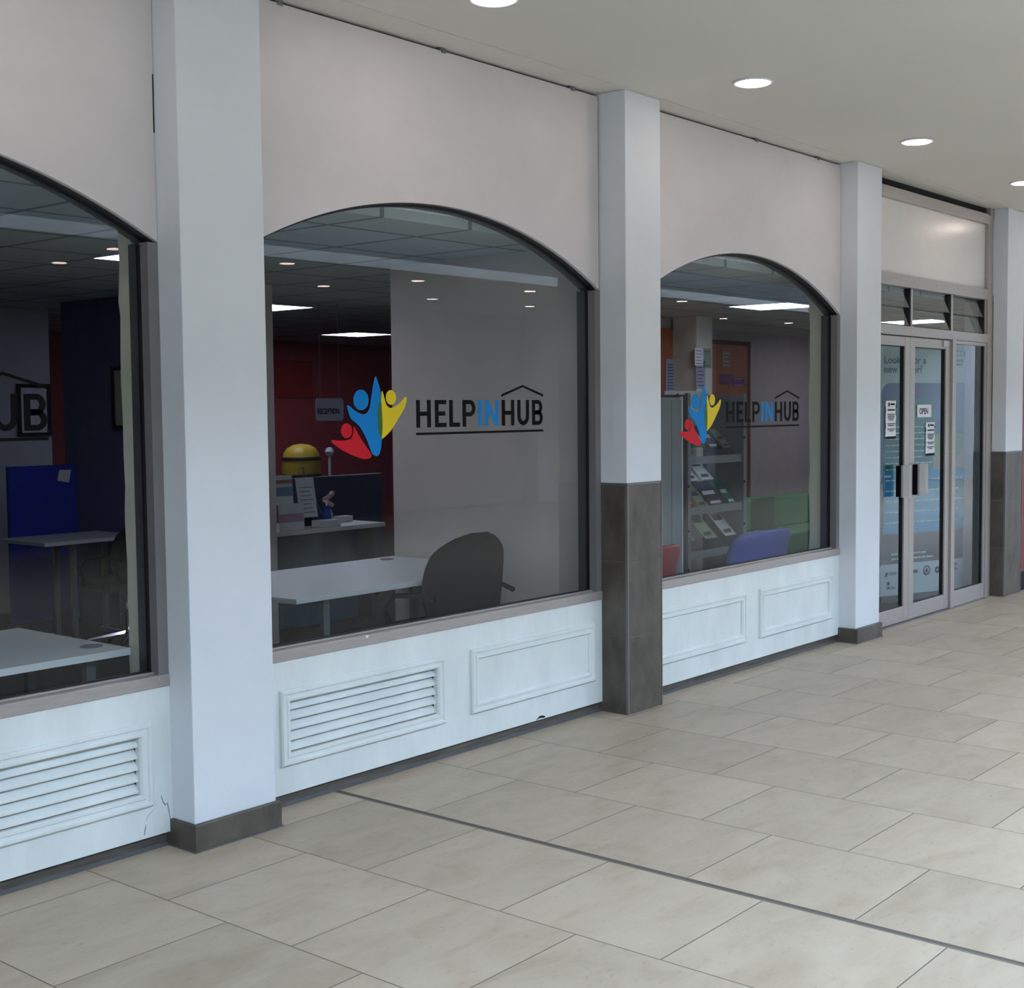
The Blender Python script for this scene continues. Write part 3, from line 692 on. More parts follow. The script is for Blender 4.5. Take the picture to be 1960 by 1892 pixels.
bpart(bpoly([(-h+.01, 0.052), (h, 0.052), (h, 0.311), (-h+.01, 0.311)], 3), 'logo_strip', mat('banner_white', (196, 212, 220), 0.6))
M_NK = mat('dark_blue_ink', (44, 62, 84), 0.6)
def mark(polys):
    mb = MB()
    for p in polys: mb.prism(p, -0.0075, -0.007)
    bpart(mb, 'logo_mark', M_NK)
def ringp(cx, cz, r1, r2, n=24):
    out = []
    for i in range(n):
        a, b = 2*math.pi*i/n, 2*math.pi*(i+1)/n
        out.append([(cx+r1*math.cos(a), cz+r1*math.sin(a)), (cx+r1*math.cos(b), cz+r1*math.sin(b)), (cx+r2*math.cos(b), cz+r2*math.sin(b)), (cx+r2*math.cos(a), cz+r2*math.sin(a))])
    return out
mark(ringp(.03, .236, .042, .029)); mark([ellipse(.03, .234, .016, .019, 12)]); mark(ringp(.155, .232, .030, .010))
mark([[(-.13, .222), (-.075, .222), (-.075, .250), (-.13, .250)]])
mark([[(-.45, .21), (-.425, .21), (-.41, .245), (-.435, .245)]]); mark([[(-.42, .14), (-.395, .14), (-.395, .168), (-.42, .168)]])
btext('ESSEX', -.405, .222, .034, M_NK, 1, .0006); btext('UK Gov', -.43, .105, .030, M_NK, 1, .0006)
btext('ave', .335, .262, .036, M_NK, 1, .0006); btext('Clo', .335, .215, .036, M_NK, 1, .0004)

# ------------------------------------------------------------------ shop next door past the last pillar
tag(box(9.69, 12.6, 0.02, 0.08, 0.16, 3.25).build('wall_redshop', mat('dark_red_shopfront', (120, 34, 40), 0.5)), kind='structure')
tag(box(9.69, 12.6, 0.01, 0.08, 0.0, 0.16).build('baseboard_redshop', M_VOID), kind='structure')
tag(box(13.0, 26.9, 0.02, 0.2, 0.0, 3.25).build('wall_far', M_PLASTER), kind='structure')
tag(box(-9, -1.85, 0.02, 0.2, 0.0, 3.25).build('wall_near', M_PLASTER), kind='structure')

# ------------------------------------------------------------------ office interior shell
IZ = 2.49
tag(box(-9, 27, 0.34, 9.2, IZ, IZ+0.05).build('ceiling', M_CTILE), kind='structure')
tag(box(-9, 27, 0.18, 0.339, 2.545, 2.56).build('trim_5', M_PLASTER), kind='structure')
tag(box(3.79, 3.89, 0.262, 1.745, 0, IZ-0.001).build('wall_partition', M_IWALL), kind='structure')
tag(box(3.85, 4.10, 3.2, 5.4, 0, IZ-0.001).build('wall_inner', M_GREYWALL), kind='structure')
tag(box(3.835, 3.849, 3.22, 5.4, 0, IZ-0.001).build('wall_navy', M_NAVY), kind='structure')
tag(box(-8.9, 4.15, 6.1, 6.25, 0, IZ-0.001).build('wall_grey', mat('blue_grey_wall', (150, 152, 162), 0.85, noise=0.06)), kind='structure')
tag(box(-8.9, 26.9, 8.8, 9.0, 0, IZ-0.001).build('wall_back', M_REDWALL), kind='structure')
tag(box(5.9, 16.0, 3.1, 3.25, 0, IZ-0.001).build('wall_alcove', M_GREYWALL), kind='structure')
tag(box(16.0, 16.1, 0.35, 8.8, 0, IZ-0.001).build('wall_end', M_GREYWALL), kind='structure')
tag(MB().box(9.25, 16.0, 0.20, 0.34, 0, IZ-0.001).build('wall_behind', M_GREYWALL), kind='structure')
# recessed ceiling light panels
def panel_light(cx, cy, label):
    t = empty('light_panel', (cx, cy, IZ), label, 'ceiling light')
    MB().box(cx-0.3, cx+0.3, cy-0.3, cy-0.285, IZ-0.006, IZ).box(cx-0.3, cx+0.3, cy+0.285, cy+0.3, IZ-0.006, IZ).box(cx-0.3, cx-0.285, cy-0.285, cy+0.285, IZ-0.006, IZ).box(cx+0.285, cx+0.3, cy-0.285, cy+0.285, IZ-0.006, IZ).build('frame', M_DESK, t)
    box(cx-0.285, cx+0.285, cy-0.285, cy+0.285, IZ-0.005, IZ-0.001).build('diffuser', M_PANEL, t)
M_PANEL = emis('cool_panel_diffuser', (222, 226, 250), PANEL_STRENGTH)
panel_light(8.58, 7.05, 'square white ceiling light panel over the reception, seen whole')
panel_light(5.30, 4.72, 'square ceiling light panel at the left edge of the middle window view')
panel_light(2.60, 2.32, 'square ceiling light panel seen at the upper right of the left window')
panel_light(11.40, 1.68, 'square ceiling light panel seen through the louvred glass above the doors')
panel_light(8.40, 1.68, 'square ceiling light panel seen through the right-hand arched window')

# ------------------------------------------------------------------ furniture
def desk(x0, x1, y0, y1, z, label, chamfer=0.12, grommet=None, cr=0.0):
    t = empty('desk', ((x0+x1)/2, (y0+y1)/2, 0), label, 'desk')
    c = chamfer
    MB().prismz([(x0+c*0.15, y0), (x1-cr, y0), (x1, y0+cr*1.2), (x1, y1), (x0, y1), (x0, y0+c)], z-0.026, z).build('desktop', M_DESK, t, bevel=0.002)
    for x in (x0+0.28, x1-0.12):
        yf = y0+0.08+(cr*1.0 if x > (x0+x1)/2 else 0)
        mb = MB().box(x-0.02, x+0.02, yf, yf+0.03, 0.03, z-0.06).box(x-0.02, x+0.02, y1-0.3, y1-0.27, 0.03, z-0.06)
        mb.box(x-0.02, x+0.02, yf, y1-0.27, z-0.06, z-0.028).box(x-0.02, x+0.02, yf-0.04, y1-0.2, 0.0, 0.03)
        mb.build('leg_frame', M_GREYMET, t)
    if grommet:
        gx, gy = grommet; n = 20; mb = MB()
        for i in range(n):
            a, b = 2*math.pi*i/n, 2*math.pi*(i+1)/n
            mb.prismz([(gx+.042*math.cos(a), gy+.042*math.sin(a)), (gx+.042*math.cos(b), gy+.042*math.sin(b)), (gx+.030*math.cos(b), gy+.030*math.sin(b)), (gx+.030*math.cos(a), gy+.030*math.sin(a))], z, z+0.003)
        mb.prismz([(gx+.030*math.cos(2*math.pi*i/16), gy+.030*math.sin(2*math.pi*i/16)) for i in range(16)], z, z+0.0012)
        mb.build('cable_grommet', M_ALU_DK, t)
    return t
desk(2.13, 3.765, 0.765, 1.735, 0.737, 'white office desk behind the middle arched window', grommet=(3.60, 1.62), cr=0.34)
desk(-0.75, 0.905, 0.275, 1.06, 0.737, 'white office desk with a round cable cover behind the left arched window', chamfer=0.02, grommet=(0.83, 0.42))
desk(3.0, 3.80, 4.35, 4.95, 0.73, 'dim white desk far back behind the left window, near the blue screen', chamfer=0.02)

def shell_chair(x, y, rz, m, label, seat_z=0.45, sq=0.0, top=0.96, wheels=True, w=0.46, arms=True):
    t = empty('office_chair' if wheels else 'shell_chair', (x, y, 0), label, 'chair', rz=rz)
    def P(mb, name, mm, **k):
        o = mb.build(name, mm, None, **k); o.parent = t; return o
    # backrest: rounded shield, curved, facing +y local (sitter looks +y), back at -y
    nu, nv = 14, 22; vs = []; h = top-seat_z
    def pt(u, v, off):
        z = v*h; k = (1-abs(2*v-0.9)**2.6*0.42*(1-sq)) if v > 0.45 else (0.80+0.2*math.sin(v/0.45*math.pi/2))
        v0 = 0.72+0.12*sq
        if v > v0: k *= math.sqrt(max(0.0, 1-((v-v0)/(1.005-v0))**2))*(0.98-0.35*sq)+0.02+0.35*sq
        hw = w/2*max(k, 0.05); xx = hw*math.sin(u*math.pi/2*0.98)
        yy = -0.2+0.09*(abs(u)**2)*k-0.07*v+0.03*math.sin(v*math.pi)+off
        return (xx, yy, seat_z+0.02+z)
    for off in (0.0, 0.022):
        for j in range(nv+1):
            for i in range(nu+1): vs.append(pt(-1+2*i/nu, j/nv, off))
    fs = []; A = (nu+1)*(nv+1)
    for j in range(nv):
        for i in range(nu):
            a = j*(nu+1)+i; fs.append((a, a+1, a+nu+2, a+nu+1)); fs.append((A+a, A+a+nu+1, A+a+nu+2, A+a+1))
    for j in range(nv):
        a = j*(nu+1); fs.append((a, a+nu+1, A+a+nu+1, A+a)); b = a+nu; fs.append((b, A+b, A+b+nu+1, b+nu+1))
    for i in range(nu):
        fs.append((i, A+i, A+i+1, i+1)); b = nv*(nu+1)+i; fs.append((b, b+1, A+b+1, A+b))
    P(MB().add(vs, fs), 'backrest', m, smooth=True)
    pts = smooth_poly([(-w/2, -0.16), (w/2, -0.16), (w/2+.01, 0.05), (w/2-0.04, 0.24), (-w/2+0.04, 0.24), (-w/2-.01, 0.05)])
    P(MB().prismz(pts, seat_z-0.03, seat_z+0.035), 'seat', m, bevel=0.015)
    if arms:
        for s in (-1, 1):
            P(MB().tube([(s*(w/2+.0), 0.15, seat_z), (s*(w/2+.04), 0.17, seat_z+0.12), (s*(w/2+.05), 0.08, seat_z+0.2), (s*(w/2+.045), -0.08, seat_z+0.215), (s*(w/2+.01), -0.2, seat_z+0.2)], 0.014, 8), 'armrest', M_DARKPL, smooth=True)
    if wheels:
        P(MB().tube([(0, 0, 0.1), (0, 0, seat_z-0.03)], 0.025, 10), 'column', M_CHROME, smooth=True)
        mb = MB(); mw = MB()
        for k in range(5):
            a = k*2*math.pi/5; ex, ey = 0.27*math.cos(a), 0.27*math.sin(a)
            mb.tube([(0, 0, 0.11), (ex, ey, 0.075)], [0.022, 0.012], 6); mw.tube([(ex-0.012*math.sin(a), ey+0.012*math.cos(a), 0.03), (ex+0.012*math.sin(a), ey-0.012*math.cos(a), 0.03)], 0.03, 12)
        P(mb, 'star_base', M_CHROME); P(mw, 'castors', M_DARKPL)
    else:
        for sx in (-1, 1):
            for sy in (-1, 1): P(MB().tube([(sx*w*.4, sy*.16+.03, seat_z-0.02), (sx*w*.5, sy*.21+.03, 0.0)], 0.011, 8), 'leg', M_GREYMET)
    return t
shell_chair(3.25, 0.80, math.radians(-6), M_DARKPL, 'dark grey rounded-back office chair at the desk behind the middle window', top=0.96, w=0.54, sq=0.3)
shell_chair(3.35, 3.90, math.radians(10), M_DARKPL, 'dim office chair with a chrome base far back behind the left window', top=0.9)
shell_chair(6.10, 0.66, math.radians(-4), mat('blue_shell', (80, 92, 170), 0.5), 'blue shell-backed chair behind the right-hand arched window', wheels=False, top=0.77, w=0.68, sq=0.9, arms=False, seat_z=0.40)
shell_chair(4.80, 0.66, math.radians(4), mat('red_shell', (150, 44, 56), 0.5), 'red shell-backed chair cut off by the stone-tiled pillar', wheels=False, top=0.77, w=0.50, sq=0.5, arms=False, seat_z=0.40)

# blue screen and pictures seen through the left window
t = empty('divider_screen', (3.6, 5.3, 0), 'royal blue fabric divider screen behind the left window', 'screen')
box(3.26, 3.83, 5.24, 5.28, 0.04, 1.23).build('panel', mat('royal_blue_fabric', (20, 34, 170), 0.9, noise=0.15, nscale=4), t, bevel=0.004)
for a in (3.28, 3.72): box(a, a+.06, 5.16, 5.36, 0, 0.04).build('foot', M_DARKPL, t)
tag(MB().prism([(3.66, 1.11), (3.76, 1.09), (3.78, 1.19), (3.68, 1.19)], 5.236, 5.239).build('note', M_PAPER), 'small white note pinned to the blue screen', 'paper note')
def picture(x0, x1, y, z0, z1, label, m, facex=False, b=0.03, mf=None, name='picture_frame'):
    t = empty(name, ((x0+x1)/2, y, z0), label, 'picture')
    mf = mf or M_DARKPL
    if facex:
        ring = MB().box(y-0.02, y, x0, x1, z0, z0+b).box(y-0.02, y, x0, x1, z1-b, z1).box(y-0.02, y, x0, x0+b, z0+b, z1-b).box(y-0.02, y, x1-b, x1, z0+b, z1-b)
        t.location = (y, (x0+x1)/2, z0); ring.build('frame', mf, t); box(y-0.01, y, x0+b, x1-b, z0+b, z1-b).build('print', m, t)
    else:
        MB().box(x0, x1, y-0.02, y, z0, z0+b).box(x0, x1, y-0.02, y, z1-b, z1).box(x0, x0+b, y-0.02, y, z0+b, z1-b).box(x1-b, x1, y-0.02, y, z0+b, z1-b).build('frame', mf, t)
        box(x0+b, x1-b, y-0.01, y, z0+b, z1-b).build('print', m, t)
    return t
picture(3.84, 4.14, 6.098, 1.44, 1.87, 'dark-framed picture on the grey wall, behind the lettering of the left window', mat('pale_print', (170, 172, 186), 0.7, noise=0.2))
picture(4.30, 4.72, 3.833, 1.50, 1.97, 'dark-framed picture on the navy wall, half hidden at the right of the left window', mat('cream_print', (168, 160, 140), 0.7), facex=True)

# reception counter and its things (through the middle window)
t = empty('reception_counter', (4.8, 3.7, 0), 'white-topped reception counter with a curved teal front', 'counter')
box(4.12, 5.38, 3.42, 4.05, 0.72, 0.752).build('worktop', M_DESK, t, bevel=0.003)
pts = [(4.16+i*1.08/12, 3.60-0.10*math.sin(math.pi*i/12)) for i in range(13)]+[(5.24, 3.68), (4.16, 3.68)]
MB().prismz(pts, 0.02, 0.718).build('curved_front', mat('teal_gloss', (14, 76, 106), 0.15), t)
for a, b, c in ((4.14, 4.16, 3.69), (5.30, 5.33, 3.5)): box(a, b, c, 4.02, 0, 0.718).build('side_panel', mat('teal_side', (30, 52, 70), 0.4), t)
def sheet(x0, x1, y, z0, z1, label, tilt=0.06, band=None, name='sign_holder', rz=0.0):
    t = empty(name, ((x0+x1)/2, y, z0), label, 'sign')
    w = x1-x0; h = z1-z0
    def q(a, b, c, d, off, th, nm, m):
        vs = []
        for yy in (0, th):
            for (xx, zz) in ((a, c), (b, c), (b, d), (a, d)): vs.append((x0+xx*w, y+zz*h*tilt-off+yy, z0+zz*h))
        return MB().add(vs, [(0,1,2,3),(7,6,5,4),(0,4,5,1),(1,5,6,2),(2,6,7,3),(3,7,4,0)]).build(nm, m, t)
    q(0, 1, 0, 1, 0, 0.003, 'sheet', M_PAPER)
    if band:
        for (c, d, m) in band: q(0.02, 0.98, c, d, 0.002, 0.0008, 'printed_band', m)
    for k in range(7): q(0.12, 0.85-(k % 3)*.08, 0.12+k*.105, 0.135+k*.105, 0.003, 0.0006, 'text_line', M_INK) if not band else None
    return t
M_ORG = mat('orange_print', (190, 130, 96), 0.7); M_PNK = mat('pink_print', (196, 160, 176), 0.7); M_BLP = mat('blue_print', (120, 150, 176), 0.7)
sheet(4.38, 4.62, 3.62, 0.93, 1.15, 'upper paper sign with an orange band at the left end of the reception counter', band=[(.72, .84, M_ORG), (.3, .6, M_BLP)])
box(4.385, 4.615, 3.628, 3.634, 0.753, 1.14).build('clear_holder', M_ACRYL, bpy.data.objects['sign_holder'])
sheet(4.38, 4.62, 3.50, 0.753, 0.945, 'lower paper sign with pink print on the left end of the reception counter', band=[(.3, .62, M_PNK)])
sheet(4.70, 4.88, 3.64, 0.82, 1.12, 'tall sheet of small print standing on the reception counter', tilt=0.16)
box(4.74, 4.84, 3.66, 3.74, 0.753, 0.82).build('sign_stand', M_DARKPL); tag(bpy.data.objects['sign_stand'], 'dark stand under the tall sheet on the reception counter', 'sign stand')
t = empty('hand_sanitiser', (4.95, 3.62, 0.753), 'blue hand sanitiser pump bottle on the reception counter', 'bottle')
MB().lathe([(0.032, 0), (0.034, 0.01), (0.034, 0.10), (0.026, 0.125), (0.012, 0.135), (0.012, 0.145)], (4.95, 3.62, 0.753), 18).build('bottle', mat('blue_gel', (20, 50, 160), 0.2), t, smooth=True)
MB().tube([(4.95, 3.62, 0.897), (4.95, 3.62, 0.935)], 0.006, 8).box(4.925, 4.965, 3.61, 3.63, 0.93, 0.942).build('pump', M_PAPER, t)
for i, (x0, x1, y0, y1, h, l) in enumerate([(4.74, 4.95, 3.46, 3.56, 0.05, 'white tissue box at the front of the reception counter'), (5.02, 5.08, 3.62, 3.68, 0.035, 'little white box beside the sanitiser on the counter'), (5.16, 5.30, 3.70, 3.78, 0.045, 'pale box at the right end of the reception counter')]):
    o = box(x0, x1, y0, y1, 0.753, 0.753+h).build('small_box', M_DESK, bevel=0.004); tag(o, l, 'box')
t = empty('sneeze_screen', (5.0, 3.85, 0.753), 'clear acrylic screen with thin supports on the reception counter', 'screen')
box(4.92, 5.10, 3.90, 3.905, 0.76, 1.19).build('sheet', M_ACRYL, t)
MB().tube([(4.93, 3.86, 0.753), (4.95, 3.88, 1.19)], 0.004, 6).tube([(5.10, 3.80, 0.753), (5.0, 3.9, 1.10), (4.96, 3.9, 1.19)], 0.004, 6).build('support', M_GREYMET, t)
t = empty('office_screen', (5.75, 4.5, 0), 'dark navy office screen behind the reception counter', 'screen')
box(5.30, 6.4, 4.48, 4.52, 0.03, 1.06).build('panel', M_NAVY, t)
box(5.30, 6.4, 4.475, 4.525, 1.06, 1.07).build('edge_trim', M_GREYMET, t)
for a in (5.4, 6.2): box(a, a+.06, 4.4, 4.6, 0, 0.03).build('foot', M_DARKPL, t)
t = empty('flower_ornament', (5.35, 3.95, 0.753), 'pale pink flower ornament on the counter beside the dark screen', 'ornament')
MB().lathe([(0.03, 0), (0.035, 0.04), (0.02, 0.08)], (5.30, 3.98, 0.753), 12).build('pot', M_DESK, t, smooth=True)
mb = MB()
for k in range(9):
    a = k*0.7; mb.lathe([(0.004, -0.018), (0.02, -0.01), (0.024, 0), (0.018, 0.012), (0.004, 0.018)], (5.30+0.03*math.cos(a), 3.98+0.03*math.sin(a), 0.87+0.012*k), 8)
mb.build('blossom', mat('pink_blossom', (190, 150, 150), 0.7), t, smooth=True)
# yellow domed drum
t = empty('domed_container', (5.70, 4.75, 0), 'large yellow dome-topped container with dark bands behind the reception signs', 'container')
MB().lathe([(0.15, 0), (0.165, 0.02), (0.168, 1.1), (0.165, 1.2), (0.15, 1.27), (0.12, 1.31), (0.07, 1.335), (0.01, 1.345)], (5.70, 4.75, 0), 28).build('drum', mat('yellow_plastic', (190, 160, 40), 0.5, noise=0.12, nscale=5), t, smooth=True)
for z in (1.205, 1.06):
    MB().lathe([(0.166, z), (0.171, z+0.004), (0.171, z+0.026), (0.166, z+0.03)], (5.70, 4.75, 0), 28).build('band', mat('brown_band', (60, 40, 30), 0.6), t, smooth=True)
o = MB().lathe([(0.005, -0.04), (0.03, -0.028), (0.042, 0), (0.03, 0.028), (0.005, 0.04)], (5.98, 4.7, 1.27), 16).tube([(5.98, 4.7, 1.23), (5.98, 4.7, 0.0)], 0.012, 8).build('globe_reflection', mat('reflected_globe', (190, 205, 215), 0.4)); tag(o, 'small white globe on a thin post, standing in for a lamp reflection, right of the yellow container', 'lamp reflection')  # ball and post stand in for a reflected lamp globe
# reception sign
t = empty('reception_sign', (5.5, 4.0, 1.6), 'small rounded white hanging sign reading RECEPTION', 'sign')
MB().prism(rrect(5.20, 5.50, 1.545, 1.725, 0.03), 3.998, 4.004).build('board', mat('lilac_board', (176, 172, 200), 0.6), t)
wall_text('RECEPTION', 5.215, 3.996, 1.60, 0.062, M_BLACK, 'lettering', t, xscale=0.72, bold=0.0008)
MB().tube([(5.25, 4.001, 1.72), (5.25, 4.001, IZ)], 0.002, 5).tube([(5.45, 4.001, 1.72), (5.45, 4.001, IZ)], 0.002, 5).build('cord', M_GREYMET, t)
o = box(8.30, 9.45, 8.77, 8.799, 1.80, 2.26).build('wall_board', mat('dark_red_board', (140, 26, 24), 0.8)); tag(o, 'dark red rectangular board on the far red wall', 'board')
o = box(8.28, 8.50, 8.5, 8.79, 0, 1.78).build('tall_cabinet', mat('dull_pink_grey', (120, 104, 104), 0.8)); tag(o, 'narrow pale cabinet against the far red wall', 'cabinet')

# right-hand window: notice boards, column, door, rack, cabinet, children's table
t = empty('column', (9.15, 2.95, 0), 'beige column with posters behind the right-hand arched window', 'column')
box(8.925, 9.207, 2.79, 3.055, 0, IZ-0.002).build('shaft', M_BEIGE, t)
M_WOOD = mat('brown_wood', (168, 86, 52), 0.6, noise=0.25, nscale=5, stretch=(6, 6, 0.6))
o = box(7.7, 9.10, 3.06, 3.099, 0.0, 2.38).build('wood_panel', M_WOOD); tag(o, 'brown wooden wall panel left of the beige column', 'wall panel')
dd = empty('door_3', (9.9, 3.08, 0), kind='structure')
box(9.44, 10.36, 3.06, 3.099, 0, 2.26).build('door_leaf', M_WOOD, dd)
MB().box(9.40, 9.44, 3.05, 3.099, 0, 2.30).box(10.36, 10.40, 3.05, 3.099, 0, 2.30).box(9.44, 10.36, 3.05, 3.099, 2.26, 2.30).build('door_frame', mat('dark_wood', (84, 48, 34), 0.6), dd)

def poster(x0, x1, y, z0, z1, label, m, lines=6, head=None, ink=None):
    t = empty('poster', ((x0+x1)/2, y, z0), label, 'poster')
    w, h = x1-x0, z1-z0
    box(x0, x1, y-0.003, y, z0, z1).build('sheet', m, t)
    if head: box(x0+w*.35, x1-w*.05, y-0.0045, y-0.0032, z1-h*.14, z1-h*.03).build('heading', head, t)
    mb = MB()
    for k in range(lines):
        z = z0+h*(0.1+0.72*k/max(lines-1, 1)); mb.box(x0+w*.12, x1-w*(.12+.3*((k*7) % 3)/3), y-0.0045, y-0.0032, z, z+h*.035)
    if lines: mb.build('text_line', ink or M_INK, t)
    return t
M_LIL = mat('lilac_paper', (150, 150, 182), 0.7); M_BLH = mat('blue_heading', (40, 60, 140), 0.7); M_PUR = mat('purple_paper', (110, 60, 110), 0.7)
M_GRP = mat('grey_green_paper', (140, 146, 132), 0.7); M_PEA = mat('peach_print', (150, 110, 100), 0.7)
poster(8.80, 9.035, 3.056, 1.77, 2.09, 'lilac notice full of text on the brown panel, left of a matching one', M_LIL, 9)
poster(8.905, 9.07, 2.786, 1.80, 2.08, 'lilac notice with a blue heading on the beige column side', M_LIL, 7, M_BLH)
poster(8.86, 9.01, 2.770, 2.02, 2.185, 'white sheet with bulleted lines, high on the beige column', M_PAPER, 5)
poster(9.03, 9.18, 2.786, 2.00, 2.185, 'grey-green sheet on the beige column beside the white sheet', M_GRP, 2)
poster(9.83, 10.01, 3.056, 2.03, 2.20, 'small framed white sheet on the brown door behind the window', M_PEA, 4, ink=M_PAPER)
poster(9.79, 10.02, 3.056, 1.86, 1.96, 'purple strip poster low on the brown door, the left of two', M_PUR, 2)
poster(10.04, 10.29, 3.056, 1.84, 1.93, 'purple strip poster low on the brown door, the right of two', M_PUR, 2, ink=M_PAPER)

# tall grey cabinet and leaflet rack inside the right-hand window
t = empty('tall_cabinet', (5.5, 1.17, 0), 'tall light grey metal cabinet just right of the stone-tiled pillar', 'cabinet')
box(5.30, 5.765, 0.952, 1.40, 0.04, 1.69).build('body', mat('light_grey_metal', (150, 156, 160), 0.45, noise=0.04), t, bevel=0.003)
box(5.31, 5.755, 0.97, 1.38, 0.0, 0.04).build('plinth', M_DARKPL, t)
M_CABD = mat('grey_cabinet_door', (140, 146, 152), 0.45)
box(5.31, 5.632, 0.938, 0.951, 0.06, 1.67).build('door', M_CABD, t, bevel=0.002)
box(5.638, 5.752, 0.938, 0.951, 0.06, 1.67).build('door', M_CABD, t, bevel=0.002)
box(5.757, 5.770, 0.934, 0.951, 0.04, 1.695).build('edge_strip', M_PAPER, t)
t = empty('leaflet_rack', (6.25, 1.1, 0), 'silver leaflet rack with sloping clear shelves behind the right-hand window', 'rack')
RX0, RX1, RY = 5.86, 6.615, 0.95
for x in (RX0, RX1):
    MB().box(x-0.034, x+0.004, RY-.02, RY+.005, 0, 1.72).box(x-0.034, x+0.004, RY+.30, RY+.325, 0, 1.72).box(x-0.02, x-0.016, RY+.005, RY+.30, 0.05, 1.71).build('side_frame', M_GREYMET, t)
    for z in (1.40, 1.08, 0.77, 0.50): MB().tube([(x-0.03, RY-.022, z), (x-0.03, RY-.026, z)], 0.009, 8).build('bolt', M_BLACK, t)
for z in (1.38, 1.03, 0.72, 0.44):
    MB().add([(RX0+.006, RY, z-0.14), (RX1-.036, RY, z-0.14), (RX1-.036, RY+.28, z+0.13), (RX0+.006, RY+.28, z+0.13), (RX0+.006, RY+.005, z-0.146), (RX1-.036, RY+.005, z-0.146), (RX1-.036, RY+.285, z+0.124), (RX0+.006, RY+.285, z+0.124)],
             [(0,1,2,3),(7,6,5,4),(0,4,5,1),(1,5,6,2),(2,6,7,3),(3,7,4,0)]).build('shelf', M_ACRYL, t)
    box(RX0+.006, RX1-.036, RY-.006, RY-.001, z-0.155, z-0.10).build('shelf_lip', M_GREYMET, t)
box(RX0+.006, RX1-.036, RY+.312, RY+.318, 0.3, 1.68).build('back_sheet', M_ACRYL, t)
def leaflet(x0, x1, z, s0, s1, m, label, ink=None):
    x0 = RX0+.01+(x0-5.15)*1.10; x1 = RX0+.01+(x1-5.15)*1.10
    def p(x, s, o): return (x, RY+0.28*s-0.004-o*0.7, z-0.14+0.27*s+0.003+o*0.7)
    t2 = empty('leaflet', p((x0+x1)/2, s0, 0), label, 'leaflet')
    def slab(a, b, c, d, o, th, nm, mm):
        vs = [p(a, c, o), p(b, c, o), p(b+0.012, d, o), p(a+0.012, d, o), p(a, c, o+th), p(b, c, o+th), p(b+0.012, d, o+th), p(a+0.012, d, o+th)]
        MB().add(vs, [(0,3,2,1),(4,5,6,7),(0,1,5,4),(1,2,6,5),(2,3,7,6),(3,0,4,7)]).build(nm, mm, t2)
    slab(x0, x1, s0, s1, 0, 0.004, 'paper', m)
    w = x1-x0
    slab(x0+w*.12, x1-w*.25, s0+(s1-s0)*.08, s0+(s1-s0)*.18, 0.0045, 0.001, 'print', ink or M_INK)
    slab(x0+w*.12, x1-w*.15, s0+(s1-s0)*.45, s0+(s1-s0)*.6, 0.0045, 0.001, 'print', ink or M_INK)
M_TEALP = mat('teal_paper', (30, 112, 110), 0.6); M_NVP = mat('navy_paper', (34, 36, 70), 0.6); M_REDP = mat('red_paper', (170, 44, 40), 0.6); M_GRN = mat('pale_green_paper', (170, 180, 150), 0.6)
leaflet(5.31, 5.48, 1.38, 0.35, 0.98, M_TEALP, 'teal leaflet on the top shelf of the rack')
leaflet(5.52, 5.66, 1.38, 0.3, 0.9, M_NVP, 'navy leaflet on the top shelf of the rack', M_PAPER)
leaflet(5.16, 5.28, 1.38, 0.3, 0.9, M_BLP, 'pale blue leaflet on the top shelf of the rack')
leaflet(5.70, 5.79, 1.38, 0.3, 0.8, M_GRP, 'grey-green leaflet on the top shelf of the rack')
leaflet(5.17, 5.30, 1.22, 0.1, 0.75, M_PAPER, 'white leaflet leaning between shelves at the left of the rack')
leaflet(5.34, 5.48, 1.22, 0.1, 0.85, M_PAPER, 'white leaflet with a dark strip leaning in the middle of the rack')
leaflet(5.17, 5.28, 1.03, 0.15, 0.7, M_REDP, 'red leaflet on the second shelf of the rack', M_PAPER)
leaflet(5.31, 5.42, 1.03, 0.1, 0.7, M_GRP, 'grey leaflet on the second shelf of the rack')
leaflet(5.44, 5.64, 1.03, 0.1, 0.7, M_NVP, 'wide navy leaflet with pale words on the second shelf', M_PAPER)
leaflet(5.68, 5.78, 1.03, 0.1, 0.7, M_TEALP, 'narrow teal and white leaflet on the second shelf', M_PAPER)
leaflet(5.16, 5.26, 0.80, 0.1, 0.95, M_LIL, 'lilac leaflet on the third shelf of the rack')
leaflet(5.38, 5.52, 0.80, 0.1, 0.95, M_GRN, 'pale green leaflet on the third shelf of the rack')
leaflet(5.63, 5.77, 0.80, 0.1, 0.95, M_PAPER, 'white leaflet on the third shelf of the rack')
t = empty('display_card', (6.2, 1.25, 1.55), 'curved white display card at the top of the leaflet rack, behind the logo', 'card')
pts = [(6.00+0.50*i/12, 1.20+0.03*math.cos(i*0.52)) for i in range(13)]
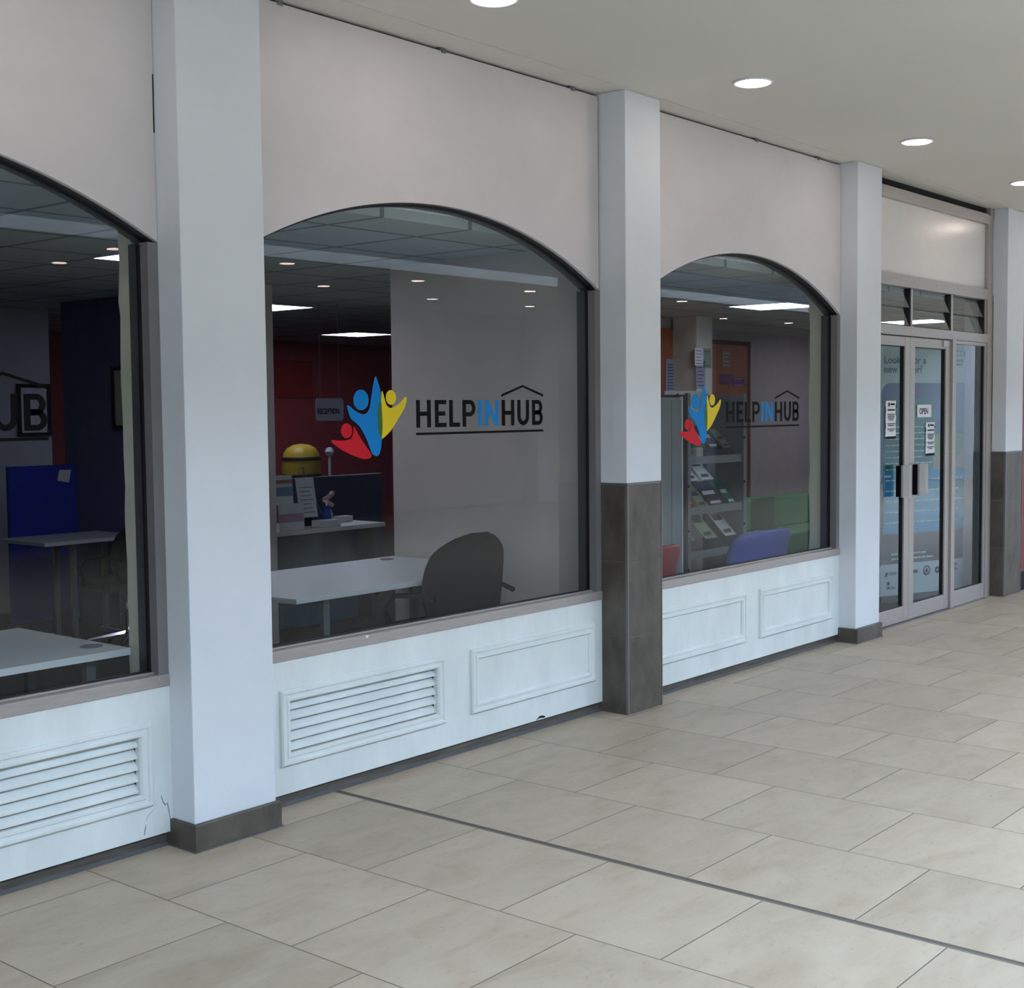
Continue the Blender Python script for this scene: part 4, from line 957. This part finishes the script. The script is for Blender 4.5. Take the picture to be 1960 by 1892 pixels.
mb = MB(); mb.prismz(pts+[(p[0], p[1]+0.004) for p in pts[::-1]], 1.55, 1.74); mb.build('card', M_PAPER, t)
for a in (6.05, 6.43): box(a, a+.025, 1.160, 1.166, 1.58, 1.72).build('printed_band', M_NVP, t)

# low green seating
M_GREEN = mat('green_vinyl_seat', (60, 150, 96), 0.6); M_DKGREEN = mat('dark_green_vinyl', (0, 84, 54), 0.6)
t = empty('low_sofa', (9.9, 2.5, 0), 'low green padded bench seat at the back of the right-hand window view', 'sofa')
box(9.0, 10.9, 2.10, 2.75, 0.06, 0.42).build('seat', M_GREEN, t, bevel=0.02)
box(9.0, 10.9, 2.50, 2.77, 0.42, 0.72).build('backrest', M_GREEN, t, bevel=0.02)
for x in (9.05, 10.8):
    for y in (2.14, 2.66): box(x, x+0.05, y, y+0.05, 0, 0.06).build('foot', M_DARKPL, t)
t = empty('square_chair', (8.63, 2.1, 0), 'dark green square-backed chair in front of the green bench seat', 'chair')
box(8.44, 8.82, 1.90, 1.935, 0.50, 0.81).build('backrest', M_DKGREEN, t, bevel=0.01)
box(8.44, 8.82, 1.935, 2.30, 0.42, 0.46).build('seat', M_DKGREEN, t, bevel=0.01)
for x in (8.455, 8.805):
    MB().tube([(x, 1.945, 0.42), (x, 1.945, 0.0)], 0.011, 8).build('leg', M_GREYMET, t); MB().tube([(x, 2.28, 0.42), (x, 2.28, 0.0)], 0.011, 8).build('leg', M_GREYMET, t)
    MB().tube([(x, 1.95, 0.42), (x, 1.93, 0.52)], 0.009, 8).build('back_post', M_GREYMET, t)
# low wooden box seen under the rack
t = empty('storage_unit', (7.0, 2.5, 0), 'low brown wooden storage unit seen through the leaflet rack', 'cabinet')
box(6.5, 8.2, 2.5, 2.9, 0.05, 0.72).build('body', M_WOOD, t, bevel=0.004)
MB().box(6.5, 6.54, 2.48, 2.5, 0.05, 0.72).box(7.33, 7.37, 2.48, 2.5, 0.05, 0.72).box(8.16, 8.2, 2.48, 2.5, 0.05, 0.72).build('front_post', M_BEIGE, t)
box(6.52, 8.18, 2.52, 2.88, 0, 0.05).build('plinth', M_DARKPL, t)
